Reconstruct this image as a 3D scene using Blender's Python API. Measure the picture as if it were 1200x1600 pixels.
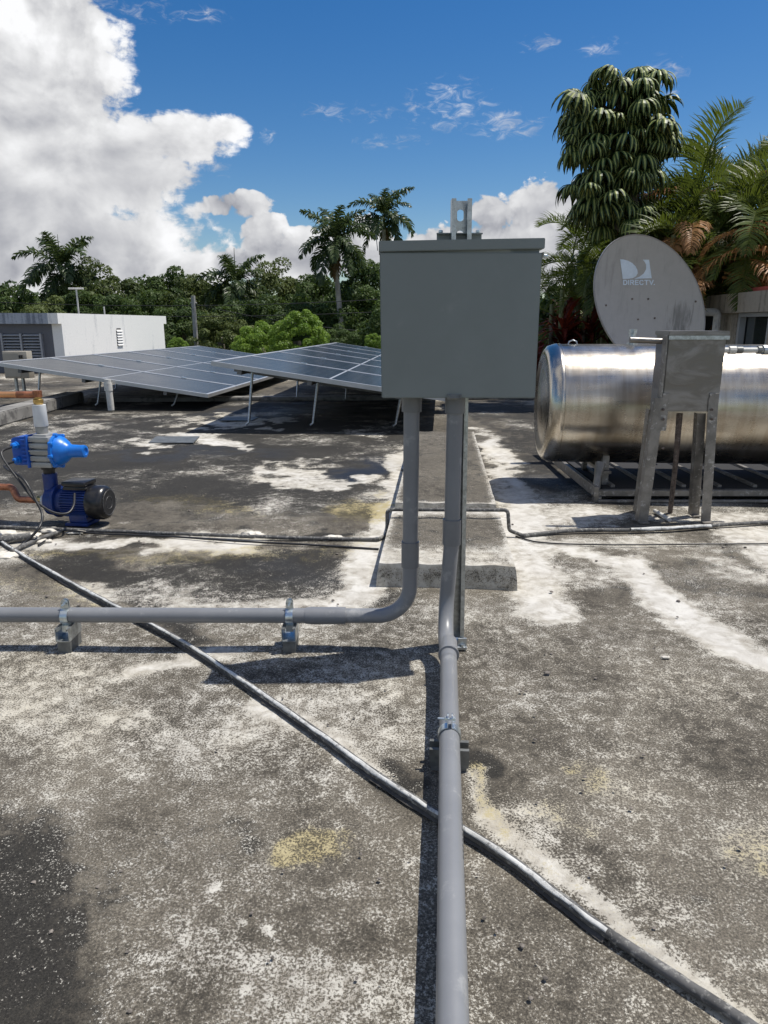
import bpy, bmesh, math, random
import numpy as np
from mathutils import Vector, Matrix

random.seed(7)
RNG = np.random.default_rng(7)
scene = bpy.context.scene
for o in list(bpy.data.objects):
    bpy.data.objects.remove(o)
COL = scene.collection
R = math.radians

# ------------------------------------------------------------------ camera
H = 0.93
FPX = 1110.0
PITCH = math.atan(294.0 / FPX)
S_, C_ = math.sin(PITCH), math.cos(PITCH)
cam_d = bpy.data.cameras.new('camera')
cam = bpy.data.objects.new('camera', cam_d)
COL.objects.link(cam)
cam_d.sensor_fit = 'VERTICAL'
cam_d.sensor_height = 36.0
cam_d.lens = 36.0 * FPX / 1600.0
cam_d.clip_start = 0.05
cam_d.clip_end = 3000
cam.location = (0, 0, H)
cam.rotation_euler = (math.pi / 2 - PITCH, 0, 0)
scene.camera = cam

# ------------------------------------------------------------------ exposure
scene.view_settings.view_transform = 'Standard'
scene.view_settings.look = 'None'
scene.view_settings.exposure = 0.08
scene.view_settings.gamma = 1.0
scene.view_settings.use_curve_mapping = False

# ------------------------------------------------------------------ sun
SUN = Vector((0.415, 0.125, 1.0)).normalized()
sun_d = bpy.data.lights.new('sun', 'SUN')
sun_d.energy = 4.7
sun_d.angle = R(0.53)
sun_d.color = (1.0, 0.955, 0.88)
sun = bpy.data.objects.new('sun', sun_d)
COL.objects.link(sun)
sun.rotation_euler = (-SUN).to_track_quat('-Z', 'Y').to_euler()


# ------------------------------------------------------------------ node expression helper
class NT:
    """small helper that lets shader maths be written as expressions"""
    def __init__(s, tree):
        s.t = tree

    def new(s, typ, **kw):
        n = s.t.nodes.new(typ)
        for k, v in kw.items():
            setattr(n, k, v)
        return n

    def put(s, sock, v):
        if isinstance(v, E):
            s.t.links.new(v.o, sock)
        elif isinstance(v, bpy.types.NodeSocket):
            s.t.links.new(v, sock)
        else:
            if hasattr(sock.default_value, '__len__') and not isinstance(v, (int, float)):
                v = tuple(v)
                if len(sock.default_value) == 4 and len(v) == 3:
                    v = v + (1.0,)
            sock.default_value = v

    def m(s, op, a, b=None, c=None, clamp=False):
        n = s.new('ShaderNodeMath', operation=op)
        n.use_clamp = clamp
        s.put(n.inputs[0], a)
        if b is not None:
            s.put(n.inputs[1], b)
        if c is not None:
            s.put(n.inputs[2], c)
        return E(s, n.outputs[0])

    def mix(s, f, a, b, mode='MIX'):
        n = s.new('ShaderNodeMix', data_type='RGBA', blend_type=mode)
        s.put(n.inputs[0], f)
        s.put(n.inputs[6], a)
        s.put(n.inputs[7], b)
        return n.outputs[2]

    def noise(s, vec, scale, detail=4, rough=0.55, dist=0.0, w=None):
        n = s.new('ShaderNodeTexNoise')
        if w is not None:
            n.noise_dimensions = '4D'
            n.inputs['W'].default_value = w
        if vec is not None:
            s.put(n.inputs['Vector'], vec)
        n.inputs['Scale'].default_value = scale
        n.inputs['Detail'].default_value = detail
        n.inputs['Roughness'].default_value = rough
        n.inputs['Distortion'].default_value = dist
        return E(s, n.outputs[0])

    def voro(s, vec, scale, feature='F1', out='Distance'):
        n = s.new('ShaderNodeTexVoronoi', feature=feature)
        s.put(n.inputs['Vector'], vec)
        n.inputs['Scale'].default_value = scale
        return E(s, n.outputs[out])

    def attr(s, name):
        n = s.new('ShaderNodeAttribute', attribute_name=name)
        return E(s, n.outputs['Fac'])

    def step(s, x, lo, hi):
        n = s.new('ShaderNodeMapRange', interpolation_type='SMOOTHSTEP')
        s.put(n.inputs[0], x)
        s.put(n.inputs[1], lo)
        s.put(n.inputs[2], hi)
        return E(s, n.outputs[0])

    def scalev(s, vec, sc):
        n = s.new('ShaderNodeVectorMath', operation='MULTIPLY')
        s.put(n.inputs[0], vec)
        n.inputs[1].default_value = sc
        return n.outputs[0]

    def comb(s, x, y, z):
        n = s.new('ShaderNodeCombineXYZ')
        s.put(n.inputs[0], x); s.put(n.inputs[1], y); s.put(n.inputs[2], z)
        return n.outputs[0]

    def bump(s, h, strength, dist):
        n = s.new('ShaderNodeBump')
        n.inputs['Strength'].default_value = strength
        n.inputs['Distance'].default_value = dist
        s.put(n.inputs['Height'], h)
        return n.outputs[0]


class E:
    def __init__(s, nt, o):
        s.n = nt
        s.o = o
    def __add__(s, b): return s.n.m('ADD', s, b)
    __radd__ = __add__
    def __sub__(s, b): return s.n.m('SUBTRACT', s, b)
    def __rsub__(s, b): return s.n.m('SUBTRACT', b, s)
    def __mul__(s, b): return s.n.m('MULTIPLY', s, b)
    __rmul__ = __mul__
    def __truediv__(s, b): return s.n.m('DIVIDE', s, b)
    def max(s, b): return s.n.m('MAXIMUM', s, b)
    def min(s, b): return s.n.m('MINIMUM', s, b)
    def clamp(s): return s.n.m('ADD', s, 0.0, clamp=True)


# ------------------------------------------------------------------ pixel rays -> world points
def ray(px, py):
    u = (px - 600.0) / FPX
    v = (py - 800.0) / FPX
    return Vector((u, C_ - v * S_, -S_ - v * C_))

def G(px, py, h=0.0):
    """world point at height h seen at photo pixel"""
    d = ray(px, py)
    t = (h - H) / d.z
    return Vector((d.x * t, d.y * t, h))

def D(px, py, Y):
    """world point at distance Y seen at photo pixel"""
    d = ray(px, py)
    t = Y / d.y
    return Vector((d.x * t, Y, H + d.z * t))

def azel(px, py):
    d = ray(px, py)
    return math.degrees(math.atan2(d.x, d.y)), math.degrees(math.atan2(d.z, math.hypot(d.x, d.y)))

AX = R(4.4)                                     # the roof's own axis against the view
AXD = Vector((math.sin(AX), math.cos(AX), 0))   # running away
AXR = Vector((math.cos(AX), -math.sin(AX), 0))  # running right

# ------------------------------------------------------------------ world: physical sky with clouds
world = bpy.data.worlds.new('World')
scene.world = world
world.use_nodes = True
wt = world.node_tree
wt.nodes.clear()
W = NT(wt)
sky = W.new('ShaderNodeTexSky', sky_type='NISHITA')
sky.sun_disc = False
sky.sun_elevation = math.asin(SUN.z)
sky.sun_rotation = math.atan2(SUN.x, SUN.y)
sky.altitude = 10
sky.air_density = 1.0
sky.dust_density = 0.35
sky.ozone_density = 2.2
tc = W.new('ShaderNodeTexCoord')
sep = W.new('ShaderNodeSeparateXYZ')
wt.links.new(tc.outputs['Generated'], sep.inputs[0])
dx, dy, dz = (E(W, sep.outputs[i]) for i in range(3))
AZ = W.m('ARCTAN2', dx, dy) * 57.29578
EL = W.m('ARCSINE', dz) * 57.29578
P0 = W.comb(AZ, EL, 0.0)

def wnoise(offx, offy, sx, sy, scale, detail, rough, dist=0.0, w=0.0):
    v = W.comb((AZ + offx + w * 31.0) * sx, (EL + offy + w * 17.0) * sy, 0.0)
    e = W.noise(v, scale, detail, rough, dist)
    e.o.node.noise_dimensions = '2D'
    return e

def blob(px, py, rx, ry, amp=1.0):
    a, e = azel(px, py)
    k = 0.05
    x = (AZ - a) * (1.0 / (rx * k))
    y = (EL - e) * (1.0 / (ry * k))
    return amp - (x * x + y * y) * amp

def union(lst):
    r = lst[0]
    for b in lst[1:]:
        r = r.max(b)
    return r.max(-1.0)

# the big bank on the left
big = union([blob(-40, 330, 260, 190), blob(30, 90, 150, 120), blob(120, 55, 52, 55), blob(40, 215, 160, 120),
             blob(170, 265, 125, 80), blob(255, 215, 95, 38, 0.8), blob(330, 205, 60, 20, 0.5), blob(110, 400, 240, 100), blob(300, 330, 30, 16, 0.4),
             blob(-300, 300, 420, 260), blob(290, 430, 90, 55, 0.9)])
mid = union([blob(370, 320, 62, 22, 0.7), blob(415, 375, 42, 45), blob(470, 400, 70, 45),
             blob(560, 390, 70, 50), blob(370, 415, 60, 28), blob(690, 385, 70, 34), blob(762, 345, 46, 42),
             blob(850, 330, 64, 48), blob(905, 345, 62, 66), blob(820, 400, 130, 60), blob(1000, 420, 120, 70),
             blob(1200, 430, 200, 60)])
wisp = union([blob(700, 165, 75, 38, 0.50), blob(795, 195, 62, 22, 0.60), blob(545, 175, 90, 14, 0.42), blob(600, 222, 50, 11, 0.42),
              blob(538, 177, 22, 12, 0.5), blob(842, 68, 34, 12, 0.45), blob(940, 76, 34, 14, 0.35), blob(1035, 118, 36, 26, 0.50),
              blob(1040, 158, 26, 18, 0.4), blob(200, 8, 90, 18, 0.45), blob(305, 22, 50, 12, 0.4), blob(195, 66, 14, 18, 0.35),
              blob(414, 213, 18, 12, 0.5), blob(340, 262, 26, 14, 0.4), blob(655, 220, 26, 10, 0.3)])
n1 = wnoise(0, 0, 1, 1.25, 0.15, 7, 0.56, 0.2, 1.3)
n1s = wnoise(1.3, 1.6, 1, 1.25, 0.15, 5, 0.50, 0.2, 1.3)
n2 = wnoise(0, 0, 1, 1.1, 0.9, 5, 0.6, 0.0, 4.2)
vb = W.new('ShaderNodeTexVoronoi', feature='F1', voronoi_dimensions='2D')
W.put(vb.inputs['Vector'], W.comb(AZ + (n1 - 0.5) * 5.0, EL * 1.15 + (n2 - 0.5) * 1.2, 0.0))
vb.inputs['Scale'].default_value = 0.36
vb.inputs['Detail'].default_value = 2.0
vb.inputs['Roughness'].default_value = 0.55
puff = 0.45 - E(W, vb.outputs['Distance'])
nw = wnoise(3.0, 1.0, 0.8, 1.9, 0.9, 7, 0.66, 0.5, 9.1)
fb = big + (n1 - 0.5) * 1.3 + puff * 0.55 + (n2 - 0.5) * 0.35 + 0.10
ma_big = W.step(fb + (nw - 0.5) * 0.6, -0.10, 0.34)
fm = mid + (n1 - 0.5) * 1.1 + puff * 0.8 + (n2 - 0.5) * 0.4 + 0.12
ma_mid = W.step(fm, 0.0, 0.22)
fw = wisp + (nw - 0.52) * 3.4
ma_wisp = W.step(fw, 0.05, 2.1) * W.step(wisp, -0.2, 0.3)
# fair weather clouds added over the unseen sky to whiten the ambient light
out = W.step(W.m('ABSOLUTE', AZ), 42.0, 55.0)
n3 = W.noise(tc.outputs['Generated'], 3.2, 8, 0.6, 0.2)
ma_far = W.step(n3, 0.47, 0.58) * out * W.step(EL, -2.0, 6.0)
alpha = ma_big.max(ma_mid).max(ma_wisp).max(ma_far).clamp()
# cloud body tone: thick lower parts are greyer, lumps turned to the sun are brighter
relief = (n1 - n1s) * 1.5
gbase = W.step(fb, 0.25, 1.5)
low = 1.0 - W.step(EL, 1.0, 21.0)
tone_b = 1.02 + relief * 0.50 + puff * 0.16 - gbase * (0.04 + low * 0.38) + (n2 - 0.5) * 0.10
tone_m = 0.95 + relief * 0.40 + puff * 0.25 - W.step(fm, 0.3, 1.4) * 0.12 + (n2 - 0.5) * 0.10
isbig = W.step(fb - fm, -0.1, 0.3)
tone = (tone_b * isbig + tone_m * (1.0 - isbig)).max(0.45).min(1.06)
warm = W.mix(W.step(tone, 0.38, 0.98).o, (0.82, 0.86, 1.04, 1), (0.98, 0.985, 1.0, 1))
sc = W.new('ShaderNodeVectorMath', operation='SCALE')
W.put(sc.inputs[0], warm)
W.put(sc.inputs['Scale'], tone * tone * 0.92)
bg_c = W.new('ShaderNodeBackground')
wt.links.new(sc.outputs[0], bg_c.inputs['Color'])
bg_c.inputs['Strength'].default_value = 0.92
bg_s = W.new('ShaderNodeBackground')
hsv = W.new('ShaderNodeHueSaturation')
hsv.inputs['Saturation'].default_value = 1.42
hsv.inputs['Hue'].default_value = 0.506
wt.links.new(sky.outputs[0], hsv.inputs['Color'])
wt.links.new(hsv.outputs[0], bg_s.inputs['Color'])
bg_s.inputs['Strength'].default_value = 0.092
mx = W.new('ShaderNodeMixShader')
W.put(mx.inputs[0], alpha)
wt.links.new(bg_s.outputs[0], mx.inputs[1])
wt.links.new(bg_c.outputs[0], mx.inputs[2])
wo = W.new('ShaderNodeOutputWorld')
wt.links.new(mx.outputs[0], wo.inputs[0])


# ------------------------------------------------------------------ materials
def mat(name, fn):
    m = bpy.data.materials.new(name)
    m.use_nodes = True
    t = m.node_tree
    t.nodes.clear()
    n = NT(t)
    b = n.new('ShaderNodeBsdfPrincipled')
    o = n.new('ShaderNodeOutputMaterial')
    t.links.new(b.outputs[0], o.inputs[0])
    tcn = n.new('ShaderNodeTexCoord')
    geo = n.new('ShaderNodeNewGeometry')
    fn(n, b, tcn.outputs['Object'], geo.outputs['Position'], o)
    return m

def simple(name, col, rough=0.5, metal=0.0, var=0.12, vscale=14.0, bump=0.0, bscale=120.0, dirt=None, dirt_amt=0.0, rvar=0.0, spec=None):
    def f(n, b, ob, pos, o):
        v = n.noise(pos, vscale, 5, 0.6)
        k = (v - 0.5) * (2 * var)
        c1 = tuple(max(0, x * (1 - var)) for x in col)
        c2 = tuple(min(1, x * (1 + var)) for x in col)
        c = n.mix(n.step(v, 0.3, 0.7).o, c1, c2)
        if dirt is not None:
            d = n.noise(pos, vscale * 2.3, 6, 0.68)
            lo = 0.62 - 0.25 * dirt_amt
            c = n.mix((n.step(d, lo, lo + 0.14) * min(1.0, 0.4 + dirt_amt)).o, c, dirt)
        n.put(b.inputs['Base Color'], c)
        n.put(b.inputs['Roughness'], (v - 0.5) * rvar + rough)
        b.inputs['Metallic'].default_value = metal
        if spec is not None:
            b.inputs['Specular IOR Level'].default_value = spec
        if bump:
            n.put(b.inputs['Normal'], n.bump(n.noise(pos, bscale, 4, 0.6), bump, 0.002))
    return mat(name, f)

def leafmat(name, c1, c2, rough=0.45, trans=0.25, tcol=None):
    def f(n, b, ob, pos, o):
        t = n.attr('tint')
        oi = n.new('ShaderNodeObjectInfo')
        k = (t * 0.75 + E(n, oi.outputs['Random']) * 0.25).clamp()
        c = n.mix(k.o, c1, c2)
        n.put(b.inputs['Base Color'], c)
        b.inputs['Roughness'].default_value = rough
        b.inputs['Specular IOR Level'].default_value = 0.25
        tr = n.new('ShaderNodeBsdfTranslucent')
        n.put(tr.inputs['Color'], n.mix(0.5, c, tcol or (c2[0] * 1.6, c2[1] * 1.6, c2[2] * 0.9)))
        ms = n.new('ShaderNodeMixShader')
        ms.inputs[0].default_value = trans
        n.t.links.new(b.outputs[0], ms.inputs[1])
        n.t.links.new(tr.outputs[0], ms.inputs[2])
        n.t.links.new(ms.outputs[0], o.inputs[0])
    return mat(name, f)

def f_roof(n, b, ob, pos, o):
    paint, dark, yel, wet = n.attr('paint'), n.attr('dark'), n.attr('yellow'), n.attr('wet')
    fine = n.noise(pos, 225, 4, 0.72, 0.25)
    fine2 = n.noise(pos, 480, 2, 0.7, w=3.0)
    mid_ = n.noise(pos, 26, 6, 0.66, 0.4)
    low_ = n.noise(pos, 2.6, 7, 0.62, 0.6)
    low2 = n.noise(pos, 0.75, 6, 0.6, 0.8, w=7.0)
    lm = n.noise(pos, 7.5, 5, 0.66, 0.9)
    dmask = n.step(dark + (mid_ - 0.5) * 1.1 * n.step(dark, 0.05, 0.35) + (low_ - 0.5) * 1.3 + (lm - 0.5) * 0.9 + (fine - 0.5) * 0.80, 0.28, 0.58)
    cov = paint + (low_ - 0.5) * 0.62 + (mid_ - 0.5) * 0.66 + (low2 - 0.5) * 0.40 + (lm - 0.5) * 0.36 - dmask * 0.10 + yel * 0.22 - 0.02
    spn = fine * 0.72 + fine2 * 0.28
    thr = 0.5 + (0.5 - cov) * 0.46
    speck = n.step(spn, thr - 0.022, thr + 0.018)
    thin = n.step(spn, thr - 0.11, thr + 0.0)
    base = n.mix(n.step(mid_, 0.30, 0.72).o, (0.046, 0.041, 0.033, 1), (0.122, 0.108, 0.087, 1))
    base = n.mix(n.step(low_, 0.35, 0.68).o, base, (0.168, 0.151, 0.123, 1))
    base = n.mix((thin * 0.38).o, base, (0.245, 0.225, 0.185, 1))
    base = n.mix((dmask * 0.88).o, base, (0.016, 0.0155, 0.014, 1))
    base = n.mix((wet * 0.75).o, base, (0.020, 0.024, 0.032, 1))
    grain = n.noise(pos, 310, 3, 0.8, w=21.0)
    gk = n.step(grain * 0.6 + fine * 0.4, 0.36, 0.64)
    base = n.mix(1.0, base, n.mix(gk.o, (0.36, 0.35, 0.34, 1), (1.55, 1.52, 1.46, 1)), 'MULTIPLY')
    ymask = n.step(yel + (mid_ - 0.5) * 1.2 * n.step(yel, 0.03, 0.2) + (fine - 0.5) * 0.9 * n.step(yel, 0.03, 0.2), 0.26, 0.66)
    wcol = n.mix(n.step(mid_, 0.35, 0.7).o, (0.36, 0.33, 0.28, 1), (0.62, 0.595, 0.53, 1))
    wcol = n.mix((n.step(fine2, 0.38, 0.62) * 0.35).o, wcol, (0.34, 0.32, 0.28, 1))
    solid = n.step(cov, 0.72, 0.98)
    wcol = n.mix((solid * 0.85).o, wcol, n.mix(n.step(lm, 0.35, 0.62).o, (0.47, 0.445, 0.40, 1), (0.64, 0.62, 0.575, 1)))
    wcol = n.mix((ymask * 0.8).o, wcol, (0.36, 0.29, 0.11, 1))
    base = n.mix((ymask * 0.35).o, base, (0.11, 0.09, 0.035, 1))
    warmn = n.noise(pos, 1.3, 4, 0.6, w=12.0)
    wcol = n.mix((n.step(warmn, 0.45, 0.7) * 0.35).o, wcol, (0.56, 0.50, 0.37, 1))
    c = n.mix(speck.o, base, wcol)
    n.put(b.inputs['Base Color'], c)
    n.put(b.inputs['Roughness'], 0.86 - wet * 0.52)
    b.inputs['Specular IOR Level'].default_value = 0.35
    hgt = grain * 0.5 + fine * 0.6 + mid_ * 1.2 + speck * 0.35 + fine2 * 0.25
    n.put(b.inputs['Normal'], n.bump(hgt, 0.65, 0.0045))
M_ROOF = mat('roof_coating', f_roof)

def f_stain_wall(cw, cd, thr=0.5, sx=3.0, rough=0.85):
    def f(n, b, ob, pos, o):
        st = n.noise(n.scalev(pos, (sx, sx, 0.35)), 2.2, 7, 0.66, 0.3)
        gr = n.noise(pos, 30, 5, 0.6)
        m_ = n.step(st * 0.8 + gr * 0.2, thr, thr + 0.16)
        n.put(b.inputs['Base Color'], n.mix((m_ * 0.75).o, n.mix(gr.o, cw, tuple(x * 0.82 for x in cw)), cd))
        b.inputs['Roughness'].default_value = rough
        n.put(b.inputs['Normal'], n.bump(gr, 0.3, 0.004))
    return f
M_WHITEWALL = mat('whitewashed_wall', f_stain_wall((0.92, 0.91, 0.88), (0.50, 0.51, 0.52), 0.54, 2.2))
M_SHADEDWALL = mat('shaded_wall', f_stain_wall((0.15, 0.155, 0.175), (0.11, 0.115, 0.13), 0.5, 2.0))  # front wall of the white building, its shade put into the dark grey
M_BANDWALL = mat('mildewed_band', f_stain_wall((0.42, 0.46, 0.52), (0.10, 0.12, 0.16), 0.44, 5.0))
M_TANWALL = mat('weathered_tan_wall', f_stain_wall((0.42, 0.36, 0.28), (0.13, 0.115, 0.095), 0.47, 4.0))
M_SLAB = M_ROOF

M_PVC = simple('grey_pvc', (0.20, 0.206, 0.216), 0.36, 0, 0.07, 6.0, 0.05, 200, dirt=(0.36, 0.36, 0.35), dirt_amt=0.22, rvar=0.3)
M_PVC2 = simple('grey_pvc_fitting', (0.175, 0.178, 0.182), 0.42, 0, 0.06, 9.0)
M_BOX = simple('grey_box_paint', (0.200, 0.222, 0.214), 0.42, 0.0, 0.06, 4.0, 0.03, 260, rvar=0.25, dirt=(0.25, 0.26, 0.25), dirt_amt=0.12)
M_GALV = simple('galvanised_steel', (0.48, 0.51, 0.52), 0.36, 0.85, 0.25, 60.0, 0.1, 160, dirt=(0.25, 0.26, 0.26), dirt_amt=0.3, rvar=0.3)
M_ZINC = simple('zinc_bright', (0.62, 0.68, 0.70), 0.28, 0.9, 0.12, 50.0)
M_STRUTDULL = simple('dull_strut', (0.17, 0.175, 0.17), 0.55, 0.5, 0.25, 40.0, 0.1, 160)  # darker, duller steel than the galvanised strut
M_BLACK = simple('black_rubber', (0.018, 0.018, 0.019), 0.42, 0, 0.3, 30.0, dirt=(0.12, 0.11, 0.1), dirt_amt=0.2)
M_DARKPIPE = simple('weathered_dark_pipe', (0.095, 0.093, 0.090), 0.8, 0, 0.35, 30.0, 0.3, 130, dirt=(0.34, 0.33, 0.30), dirt_amt=0.45)
M_COAT = simple('thick_white_coating', (0.56, 0.56, 0.54), 0.9, 0, 0.18, 30.0, 0.8, 90, dirt=(0.15, 0.145, 0.14), dirt_amt=0.4)
M_COATCREAM = simple('cream_coating', (0.66, 0.62, 0.54), 0.7, 0, 0.15, 20.0, 0.9, 90, dirt=(0.22, 0.2, 0.17), dirt_amt=0.3)
M_BLUE = simple('bright_blue_plastic', (0.010, 0.165, 0.60), 0.36, 0, 0.12, 20.0, rvar=0.2)
M_BLUE2 = simple('deep_blue_plastic', (0.008, 0.085, 0.42), 0.40, 0, 0.12, 20.0)
M_NAVY = simple('navy_paint', (0.010, 0.035, 0.17), 0.38, 0, 0.2, 20.0, dirt=(0.05, 0.06, 0.1), dirt_amt=0.2)
M_BLKPL = simple('black_plastic', (0.016, 0.016, 0.018), 0.28, 0, 0.2, 20.0)
M_ALUGREY = simple('grey_aluminium', (0.36, 0.36, 0.345), 0.42, 0.3, 0.1, 20.0)
M_WHITEPL = simple('white_plastic', (0.66, 0.68, 0.69), 0.4, 0, 0.06, 20.0)
M_BRASS = simple('brass', (0.62, 0.43, 0.16), 0.32, 0.9, 0.15, 40.0)
M_COPPER = simple('brown_copper', (0.42, 0.17, 0.09), 0.42, 0.65, 0.35, 30.0, dirt=(0.20, 0.09, 0.06), dirt_amt=0.4)
M_COPPERB = simple('orange_copper', (0.72, 0.36, 0.17), 0.36, 0.7, 0.15, 16.0)
M_FRAME = simple('aluminium_frame', (0.50, 0.51, 0.52), 0.40, 0.5, 0.07, 5.0)
M_RACK = simple('rack_steel', (0.16, 0.16, 0.16), 0.5, 0.6, 0.2, 20.0)
M_BEIGE = simple('beige_enamel', (0.40, 0.36, 0.29), 0.5, 0, 0.08, 8.0)
M_WPIPE = simple('offwhite_pipe', (0.62, 0.61, 0.57), 0.55, 0, 0.12, 12.0, dirt=(0.35, 0.33, 0.29), dirt_amt=0.3)
M_LOUVRE = simple('grey_louvre', (0.34, 0.35, 0.37), 0.55, 0.2, 0.1, 10.0)
M_DARK = simple('dark_recess', (0.02, 0.02, 0.022), 0.8)
M_LEG = simple('dull_angle_iron', (0.235, 0.22, 0.20), 0.5, 0.55, 0.25, 18.0, 0.2, 120, dirt=(0.60, 0.59, 0.57), dirt_amt=0.28, rvar=0.4)
M_RUST = simple('rusty_tube', (0.13, 0.10, 0.085), 0.7, 0.3, 0.4, 40.0, 0.3, 120, dirt=(0.42, 0.38, 0.34), dirt_amt=0.3)
M_DISHBACK = simple('dish_edge_grey', (0.33, 0.32, 0.31), 0.55, 0.1, 0.1, 14.0)
M_LOGO = simple('white_print', (0.66, 0.74, 0.82), 0.5, 0, 0.06, 30.0)
M_BARK = simple('bark', (0.14, 0.12, 0.10), 0.9, 0, 0.35, 5.0, 0.5, 12)
M_PALMBARK = simple('palm_bark', (0.36, 0.32, 0.28), 0.85, 0, 0.25, 4.0, 0.5, 12)
M_WOOD = simple('grey_pole', (0.30, 0.29, 0.28), 0.85, 0, 0.2, 5.0)
M_REDROOF = simple('red_roofing', (0.30, 0.055, 0.045), 0.7, 0, 0.2, 8.0)
M_CONC = simple('plain_concrete', (0.24, 0.23, 0.21), 0.9, 0, 0.25, 3.0, 0.4, 40, dirt=(0.09, 0.085, 0.08), dirt_amt=0.5)
M_GRASS = simple('grassy_ground', (0.05, 0.075, 0.022), 0.95, 0, 0.45, 0.5, 0.5, 5)
M_PATCH = simple('grey_sheet', (0.10, 0.11, 0.115), 0.5, 0.0, 0.25, 12.0, dirt=(0.05, 0.05, 0.05), dirt_amt=0.4)
M_PEBBLE = simple('pebble', (0.17, 0.15, 0.13), 0.9, 0, 0.5, 40.0)

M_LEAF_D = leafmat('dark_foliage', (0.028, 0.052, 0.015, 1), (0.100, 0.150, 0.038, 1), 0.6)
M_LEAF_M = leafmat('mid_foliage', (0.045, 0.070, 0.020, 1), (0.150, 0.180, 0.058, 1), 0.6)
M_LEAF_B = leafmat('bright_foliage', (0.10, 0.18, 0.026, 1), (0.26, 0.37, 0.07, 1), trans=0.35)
M_LEAF_P = leafmat('palm_foliage', (0.022, 0.042, 0.018, 1), (0.095, 0.130, 0.050, 1), 0.38)
M_LEAF_PB = leafmat('dry_palm_foliage', (0.10, 0.065, 0.035, 1), (0.30, 0.19, 0.10, 1), 0.6)
M_LEAF_A = leafmat('areca_foliage', (0.024, 0.048, 0.012, 1), (0.125, 0.160, 0.030, 1), 0.45, 0.28)
M_LEAF_AO = leafmat('orange_dry_foliage', (0.17, 0.07, 0.025, 1), (0.48, 0.26, 0.11, 1), 0.5, 0.3)
M_LEAF_T = leafmat('red_foliage', (0.06, 0.010, 0.008, 1), (0.20, 0.035, 0.020, 1), 0.45, 0.3)

def f_umbrella(n, b, ob, pos, o):
    t = n.attr('tint')            # 1 along the pale midrib with painted sun highlight, 0 on the blade
    oi = n.new('ShaderNodeObjectInfo')
    c = n.mix(E(n, oi.outputs['Random']).o, (0.018, 0.042, 0.014, 1), (0.042, 0.078, 0.022, 1))
    c = n.mix((n.step(t, 0.35, 0.95) * 0.85).o, c, (0.40, 0.43, 0.13, 1))
    n.put(b.inputs['Base Color'], c)
    b.inputs['Roughness'].default_value = 0.5
    b.inputs['Specular IOR Level'].default_value = 0.3
M_LEAF_U = mat('glossy_umbrella_leaf', f_umbrella)

def f_steel(n, b, ob, pos, o):
    br = n.noise(n.scalev(ob, (0.4, 30, 30)), 6, 4, 0.6)
    sm = n.noise(ob, 4.0, 5, 0.62, 0.6)
    st = n.noise(n.scalev(ob, (9, 1.2, 1.2)), 2.5, 5, 0.65, 0.3)
    n.put(b.inputs['Base Color'], n.mix(n.step(st, 0.35, 0.7).o, (0.56, 0.52, 0.455, 1), (0.44, 0.385, 0.315, 1)))
    b.inputs['Metallic'].default_value = 1.0
    n.put(b.inputs['Roughness'], 0.27 + (sm - 0.5) * 0.30 + (br - 0.5) * 0.12)
    n.put(b.inputs['Normal'], n.bump(n.noise(n.scalev(ob, (1.0, 2.2, 2.2)), 2.0, 3, 0.5), 0.22, 0.03))
M_STEEL = mat('stainless_steel', f_steel)

def f_steelbox(n, b, ob, pos, o):
    v = n.new('ShaderNodeTexCoord')
    sm = n.noise(n.scalev(pos, (2.2, 1, 6)), 2.2, 5, 0.6, 0.8)
    st = n.noise(pos, 60, 4, 0.6)
    n.put(b.inputs['Base Color'], n.mix(n.step(sm, 0.40, 0.60).o, (0.20, 0.185, 0.17, 1), (0.30, 0.285, 0.27, 1)))
    b.inputs['Metallic'].default_value = 0.75
    n.put(b.inputs['Roughness'], 0.42 + (sm - 0.5) * 0.5 + (st - 0.5) * 0.15)
    n.put(b.inputs['Normal'], n.bump(sm, 0.15, 0.02))
M_STEELBOX = mat('brushed_steel_box', f_steelbox)

def f_dish(n, b, ob, pos, o):
    st = n.noise(n.scalev(pos, (16, 16, 1.6)), 1.6, 6, 0.68, 0.4)
    big_ = n.noise(pos, 2.6, 4, 0.6, w=5.0)
    k = n.step(st * 0.7 + big_ * 0.3, 0.50, 0.68)
    c = n.mix(n.noise(pos, 25, 4, 0.6).o, (0.37, 0.35, 0.325, 1), (0.44, 0.42, 0.395, 1))
    stain = n.attr('stain')
    n.put(b.inputs['Base Color'], n.mix(((k * 0.25) + n.step(stain + (st - 0.5) * 1.6, 0.35, 0.75) * 0.65).clamp().o, c, (0.10, 0.095, 0.085, 1)))
    b.inputs['Roughness'].default_value = 0.55
M_DISH = mat('grey_dish_face', f_dish)

def f_cells(n, b, ob, pos, o):
    s = n.new('ShaderNodeSeparateXYZ')
    n.put(s.inputs[0], ob)
    x, y = E(n, s.outputs[0]), E(n, s.outputs[1])
    def lines(v, pitch, w):
        f = n.m('FRACT', v * (1.0 / pitch))
        return n.m('LESS_THAN', n.m('ABSOLUTE', f - 0.5), w)
    g = lines(x, 0.091, 0.022).max(lines(y, 0.182, 0.012))
    v = n.noise(ob, 3.0, 3, 0.5)
    c = n.mix(v.o, (0.016, 0.019, 0.023, 1), (0.025, 0.028, 0.032, 1))
    n.put(b.inputs['Base Color'], n.mix((g * 0.6).o, c, (0.14, 0.15, 0.17, 1)))
    n.put(b.inputs['Roughness'], 0.20 + v * 0.08)
    b.inputs['Specular IOR Level'].default_value = 0.30
M_CELLS = mat('solar_cells', f_cells)

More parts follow.
